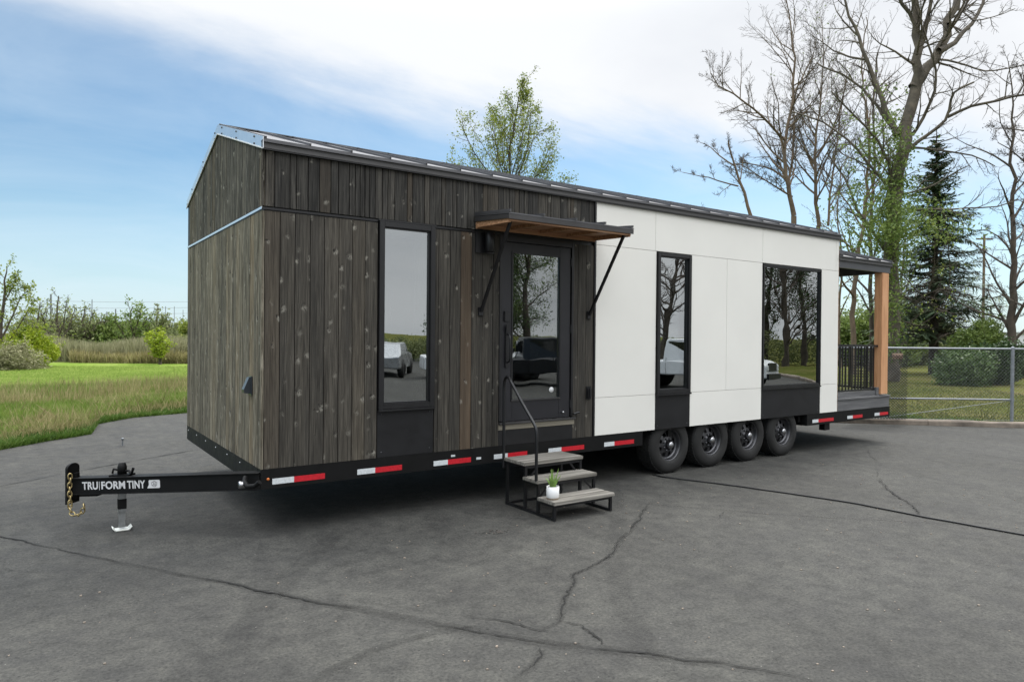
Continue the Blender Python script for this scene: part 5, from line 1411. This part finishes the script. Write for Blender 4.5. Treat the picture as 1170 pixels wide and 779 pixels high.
blades('verge_grass', 4200, samp(.6, 1.0, 1.), lambda rr, p: rr.uniform(.25,.5), .007, M['blade_dry'], 'straw seed heads between verge and mown field', seed=4, lean=.15)
# lawn blades behind kerb
def lsamp(rr):
    s_ = rr.uniform(-6, 8); o2 = .2+14*rr.random()**1.5; p = ka+kd*s_+kn*o2; return p
blades('lawn_grass', 60000, lsamp, lambda rr, p: rr.uniform(.025,.07)*(1+.5*hn(p,1.2)), .006, M['blade_lawn'], 'short lawn grass behind the kerb', seed=8, z=.085, lean=.5)
def ksamp(rr):
    s_ = rr.uniform(-6, 8); return ka+kd*s_+kn*rr.uniform(.14,.35)
blades('kerb_weeds', 5000, ksamp, lambda rr, p: rr.uniform(.04,.12)*max(.2,1+1.5*hn(p,1.2)), .006, M['blade_low'], 'weeds and longer grass hugging the back of the kerb', seed=9, z=.085, lean=.6)
# tall weed stalks in the verge
for i, (x, y, hh) in enumerate(((22,470,.9),(201,462,1.0),(198,464,.8),(120,470,.6))):
    p = gp(x, y, -.02); T = Tree(900+i); pts = T.path(p, (0,0,1), hh, 6, .06, .1); rs = [.008*(1-j/8) for j in range(7)]
    T.wood.tube(pts, rs, 4, caps=False); T.grow(pts, rs, 0, 1, dict(n=[7], ang=45, len=.3, wig=.1, trop=.1, rmin=.004, start=.5, max=.3))
    T.finish('weed_stalk', ['dry branching weed stalk at the left of the verge', 'dry weed stalk standing tallest near the trailer corner', 'shorter dry weed stalk beside the tallest one', 'short dry stalk in the middle of the verge'][i], 'weed', p, M['blade_dry'], twigm=M['blade_dry'])

# ------------------------------------------------------------------ BEHIND THE CAMERA (seen as reflections in the glass)
def vehicle(name, loc, rz, paint, label, pickup=True, cat='pickup truck'):
    e = empty(name, loc, rz, label=label, cat=cat); Mx = Matrix.Translation(Vector(loc)) @ Matrix.Rotation(rz, 4, 'Z')
    def B(bmk, nm, m, par=e):
        k = MB(); 
        bmk.v = [tuple(Mx @ Vector(p)) for p in bmk.v]; return bmk.build(nm, m, par)
    lw, hw_ = 5.4 if pickup else 4.7, .95
    side = [(-2.7,.45),(-2.72,.95),(-1.05,1.02),(-1.0,1.72),(-.9,1.80),(.55,1.80),(1.15,1.18),(2.45,1.05),(2.65,.9),(2.68,.45)] if pickup else [(-2.35,.4),(-2.4,.9),(-2.2,1.0),(-1.7,1.42),(-.2,1.46),(.7,1.0),(2.1,.88),(2.3,.7),(2.3,.4)]
    k = MB(); n = len(side); vs = []
    for yy, ins in ((-hw_,0),(-hw_,0),(hw_,0)): pass
    def ring(y, shrink): return [(x*(1-.0*shrink), y*(1-(.12*shrink if z > 1.1 else 0)), z) for x, z in side]
    vs = ring(-hw_, 1)+ring(hw_, 1); k.add(vs, [tuple(range(n)), tuple(range(2*n-1,n-1,-1))]+[(i,n+i,n+(i+1)%n,(i+1)%n) for i in range(n)])
    body = B(k, 'body', paint); bv = body.modifiers.new('soft', 'BEVEL'); bv.width = .06; bv.segments = 3; bv.limit_method = 'ANGLE'
    if pickup:
        k = MB(); k.add([(.60,-.74,1.765),(.60,.74,1.765),(1.12,.80,1.225),(1.12,-.80,1.225)], [(0,1,2,3)]); k.v = [(x+.03,y,z+.03) for x,y,z in k.v]; B(k, 'windscreen', M['carglass'])
        k = MB(); k.box(-1.09,-1.055,-.62,.62,1.2,1.62); B(k, 'rear_window', M['carglass'])
        k = MB(); k.box(2.60,2.76,-.9,.9,.42,.62).box(2.62,2.70,-.45,.45,.72,.98); B(k, 'bumper', M['black'])
        for xx in (-.88, .12, 1.02):
            for s in (-1, 1): k = MB().box(xx-.008, xx+.008, s*.945, s*.958, .5, 1.1); B(k, 'door_gap', M['black'])
        for s in (-1, 1):
            for xx in (-1.75, 1.75):
                k = MB(); k.lathe([(.0001,0),(.47,0),(.47,.02),(.0001,.02)], 'y', (xx, s*.955-.01, .42), 24); B(k, 'wheel_arch', M['black'])
            k = MB().box(.17,.30,s*.958,s*.985,.99,1.03); B(k, 'door_handle', M['black']); k = MB().box(.92,1.06,s*.97,s*1.17,1.16,1.32); B(k, 'wing_mirror', M['black'])
    gz = [(-.9,1.15),(-.85,1.68),(.5,1.68),(.95,1.2)] if pickup else [(-1.85,1.02),(-1.55,1.36),(-.25,1.40),(.45,1.02)]
    for s in (-1, 1):
        k = MB(); yy = [s*hw_*(.99 if z < 1.1 else .885) for x,z in gz]
        vs = [(x, y+s*.012, z) for (x,z), y in zip(gz, yy)]; k.add(vs+[(x,y-s*.03,z) for x,y,z in vs], [(0,1,2,3),(7,6,5,4),(0,4,5,1),(1,5,6,2),(2,6,7,3),(3,7,4,0)]); B(k, 'window', M['carglass'])
    for x in ((-1.75, 1.75) if pickup else (-1.45, 1.4)):
        for s in (-1, 1):
            k = MB().lathe([(.0001,-.12),(.2,-.12),(.22,-.1)], 'y', (x, s*.90, .38), 16).lathe([(.22,-.11),(.34,-.12),(.38,-.08),(.38,.1),(.2,.12)], 'y', (x, s*.90, .38), 20, 1); B(k, 'wheel', [M['chrome'], M['rubber']])
    k = MB().box(2.6,2.70,-.8,-.5,.75,.9).box(2.6,2.70,.5,.8,.75,.9); B(k, 'headlight', M['tapew'])
    return e
pw = varied('car_paint_white', (.72,.73,.74), .25, 3, .03); pb_ = varied('car_paint_black', (.012,.013,.015), .2, 3, .1); ps = varied('car_paint_silver', (.4,.41,.42), .28, 3, .05, metal=.6)
vehicle('pickup_truck', (14.6,-14.6,0), .5, pb_, 'black pickup parked across the lot, mirrored in the door glass')
vehicle('pickup_truck', (14.2,-18.4,0), .35, pw, 'white pickup parked behind the black one, mirrored in the door glass')
vehicle('pickup_truck', (18.6,-10.6,0), 1.2, pw, 'white pickup mirrored in the narrow window of the white wall')
vehicle('parked_car', (11.6,-22.8,0), -1.0, ps, 'silver car mirrored in the window of the dark wood wall', False, 'car')
def back_tree(seed, x, y, hh, leaf, label, n0=24):
    T = Tree(seed); b = Vector((x,y,0)); pts = T.path(b, (0,0,1), hh, 8, .05, .1); rs = [.22*(1-i/9)+.01 for i in range(9)]
    T.wood.tube(pts, rs, 8, caps=False); T.grow(pts, rs, 0, 3, dict(n=[n0,8,5], ang=52, len=.44, wig=.12, trop=.05, rmin=.012, start=.10, max=3.6, bylen=0))
    if leaf: T.leaves(14, .075, .28, None, .9)
    T.finish('lot_tree', label, 'tree', b, M['bark'], M[leaf] if leaf else None, group='trees across the lot mirrored in the glass')
back_tree(801, 27, -33, 11, 'leaf_mid', 'leafy tree across the lot mirrored right in the door glass', 18)
back_tree(802, 22.5, -36, 5.5, 'leaf_dark', 'darker tree across the lot mirrored left in the door glass', 18)
if 0: back_tree(803, 20, -42, 8, None, 'bare tree across the lot mirrored in the first window')
back_tree(804, 35, -20, 11, None, 'bare tree across the lot mirrored in the narrow window')
back_tree(805, 42, -21, 11, 'leaf_dark', 'dark tree across the lot mirrored low in the narrow window')
back_tree(809, 37.5, -19.5, 11, None, 'twiggy bare tree across the lot mirrored in the middle of the wide window', 34)
back_tree(810, 42, -24, 12, 'leaf_dark', 'dark tree far across the lot mirrored in the wide window', 30)
back_tree(811, 32.5, -25.5, 11, None, 'twiggy bare tree across the lot mirrored in the upper narrow window', 34)
back_tree(812, 26, -34, 12, 'leaf_shrub', 'tall green tree across the lot mirrored in the middle of the door glass', 30)
back_tree(806, 44, -9, 12, None, 'bare tree across the lot mirrored in the wide window')
back_tree(807, 36, -11, 8, 'leaf_dark', 'dark leafy tree across the lot mirrored in the wide window')
back_tree(808, 30, -40, 12, 'leaf_dark', 'tall dark tree behind the leafy one mirrored in the door glass')
rr = random.Random(5); mb = MB()
T = Tree(820)
for i in range(60000):
    t_ = rr.random(); p = Vector((2+58*t_+rr.gauss(0,.8), -50+44*t_**1.4+rr.gauss(0,.8), 0)); p.z = .05+rr.random()**.8*(1.3+1.6*noise.noise(Vector((p.x*.25,p.y*.25,0)))**2*4+.7*noise.noise(Vector((p.x*.9,p.y*.9,2)))); T.leafquad(T.leaf, p, rr.uniform(.06,.14))
T.leaf.build('hedge', M['farleaf'], recalc=False, origin=(30,-30,0), label='low hedge along the far side of the lot behind the viewer', cat='hedge', kind='stuff')

# ------------------------------------------------------------------ SKY AND LIGHT
SUN_EL, SUN_AZ = math.radians(52), math.radians(18)   # azimuth measured from +x towards +y
sd_ = Vector((math.cos(SUN_EL)*math.cos(SUN_AZ), math.cos(SUN_EL)*math.sin(SUN_AZ), math.sin(SUN_EL)))
su = bpy.data.lights.new('sun', 'SUN'); su.energy = 2.2; su.angle = math.radians(16); su.color = (1,.965,.91)
so = bpy.data.objects.new('sun', su); COL.objects.link(so); so.rotation_euler = sd_.to_track_quat('Z', 'Y').to_euler()
wd = bpy.data.worlds.new('World'); sc.world = wd; wd.use_nodes = True
nt = wd.node_tree; nd = nt.nodes; bg = nd['Background']
class WN(NT):
    def __init__(s): s.t = nt; s.n = nd; s.l = nt.links; s.b = None
t = WN()
sky = t.new('ShaderNodeTexSky'); sky.sky_type = 'NISHITA'; sky.sun_disc = False; sky.sun_elevation = SUN_EL; sky.sun_rotation = math.atan2(sd_.x, sd_.y)
sky.air_density = 1.0; sky.dust_density = 0.6; sky.ozone_density = 1.2
tc = t.new('ShaderNodeTexCoord'); D = tc.outputs['Generated']
sx = t.new('ShaderNodeSeparateXYZ'); t.link(D, sx.inputs[0]); zc = sx.outputs[2]
dt = t.new('ShaderNodeVectorMath', operation='DOT_PRODUCT'); t.link(D, dt.inputs[0]); dt.inputs[1].default_value = (.82,-.571,0)
# clouds: planar layer coordinates for perspective streaks
zz = t.math('ADD', t.math('MAXIMUM', zc, 0.0), .16)
dv = t.new('ShaderNodeVectorMath', operation='SCALE'); t.link(D, dv.inputs[0]); t.link(t.math('DIVIDE', 1.0, zz), dv.inputs['Scale'])
mp = t.new('ShaderNodeMapping'); mp.inputs['Rotation'].default_value = (0,0,.9); mp.inputs['Scale'].default_value = (.55,1.5,1.); t.link(dv.outputs[0], mp.inputs[0])
n1 = t.noise(mp.outputs[0], .8, 9, .58, .6); n2 = t.noise(mp.outputs[0], 2.2, 8, .6, .4); n3 = t.noise(dv.outputs[0], .55, 6, .55)
val = t.math('ADD', zc, t.math('MULTIPLY', dt.outputs['Value'], .13))
val = t.math('ADD', val, t.math('MULTIPLY', t.math('SUBTRACT', n1, .5), .30))
val = t.math('ADD', val, t.math('MULTIPLY', t.math('SUBTRACT', n2, .5), .09))
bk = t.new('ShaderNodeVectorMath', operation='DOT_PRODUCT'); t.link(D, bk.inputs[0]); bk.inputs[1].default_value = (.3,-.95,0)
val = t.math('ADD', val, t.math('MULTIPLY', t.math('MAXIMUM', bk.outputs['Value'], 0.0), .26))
cov = t.rng(val, .225, .37, 0, 1, True)
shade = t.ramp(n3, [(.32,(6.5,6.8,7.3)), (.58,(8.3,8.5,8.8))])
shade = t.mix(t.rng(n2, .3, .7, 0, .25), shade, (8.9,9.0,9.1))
hz = t.rng(zc, .0, .24, 1, 0, True)
skyc = t.mix(1.0, sky.outputs[0], (.90,1.11,1.16), 'MULTIPLY')
skyc = t.mix(t.math('MULTIPLY', hz, .62), skyc, (6.2,7.7,8.9))
veil = t.rng(t.noise(dv.outputs[0], .9, 7, .6, .8), .35, .75, 0, .35)
skyc = t.mix(veil, skyc, (7.2,8.3,9.2))
# overcast deck: brighter towards the zenith than near the horizon
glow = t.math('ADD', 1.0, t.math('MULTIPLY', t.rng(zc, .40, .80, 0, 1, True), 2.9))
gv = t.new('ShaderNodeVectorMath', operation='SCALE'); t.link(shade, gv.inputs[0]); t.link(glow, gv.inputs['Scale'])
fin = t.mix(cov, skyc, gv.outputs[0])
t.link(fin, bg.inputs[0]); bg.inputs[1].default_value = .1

# ------------------------------------------------------------------ CAMERA
cd = bpy.data.cameras.new('camera'); co = bpy.data.objects.new('camera', cd); COL.objects.link(co)
m4 = Matrix((( CR.x, CU.x, -CF.x, CAM.x), (CR.y, CU.y, -CF.y, CAM.y), (CR.z, CU.z, -CF.z, CAM.z), (0,0,0,1)))
co.matrix_world = m4; cd.sensor_width = 36; cd.lens = FPX/1170*36; cd.clip_end = 3000; cd.clip_start = .05
sc.camera = co
sc.view_settings.view_transform = 'Standard'; sc.view_settings.look = 'None'; sc.view_settings.exposure = 0.22; sc.view_settings.gamma = 1
sc.render.resolution_x = 1024; sc.render.resolution_y = 681
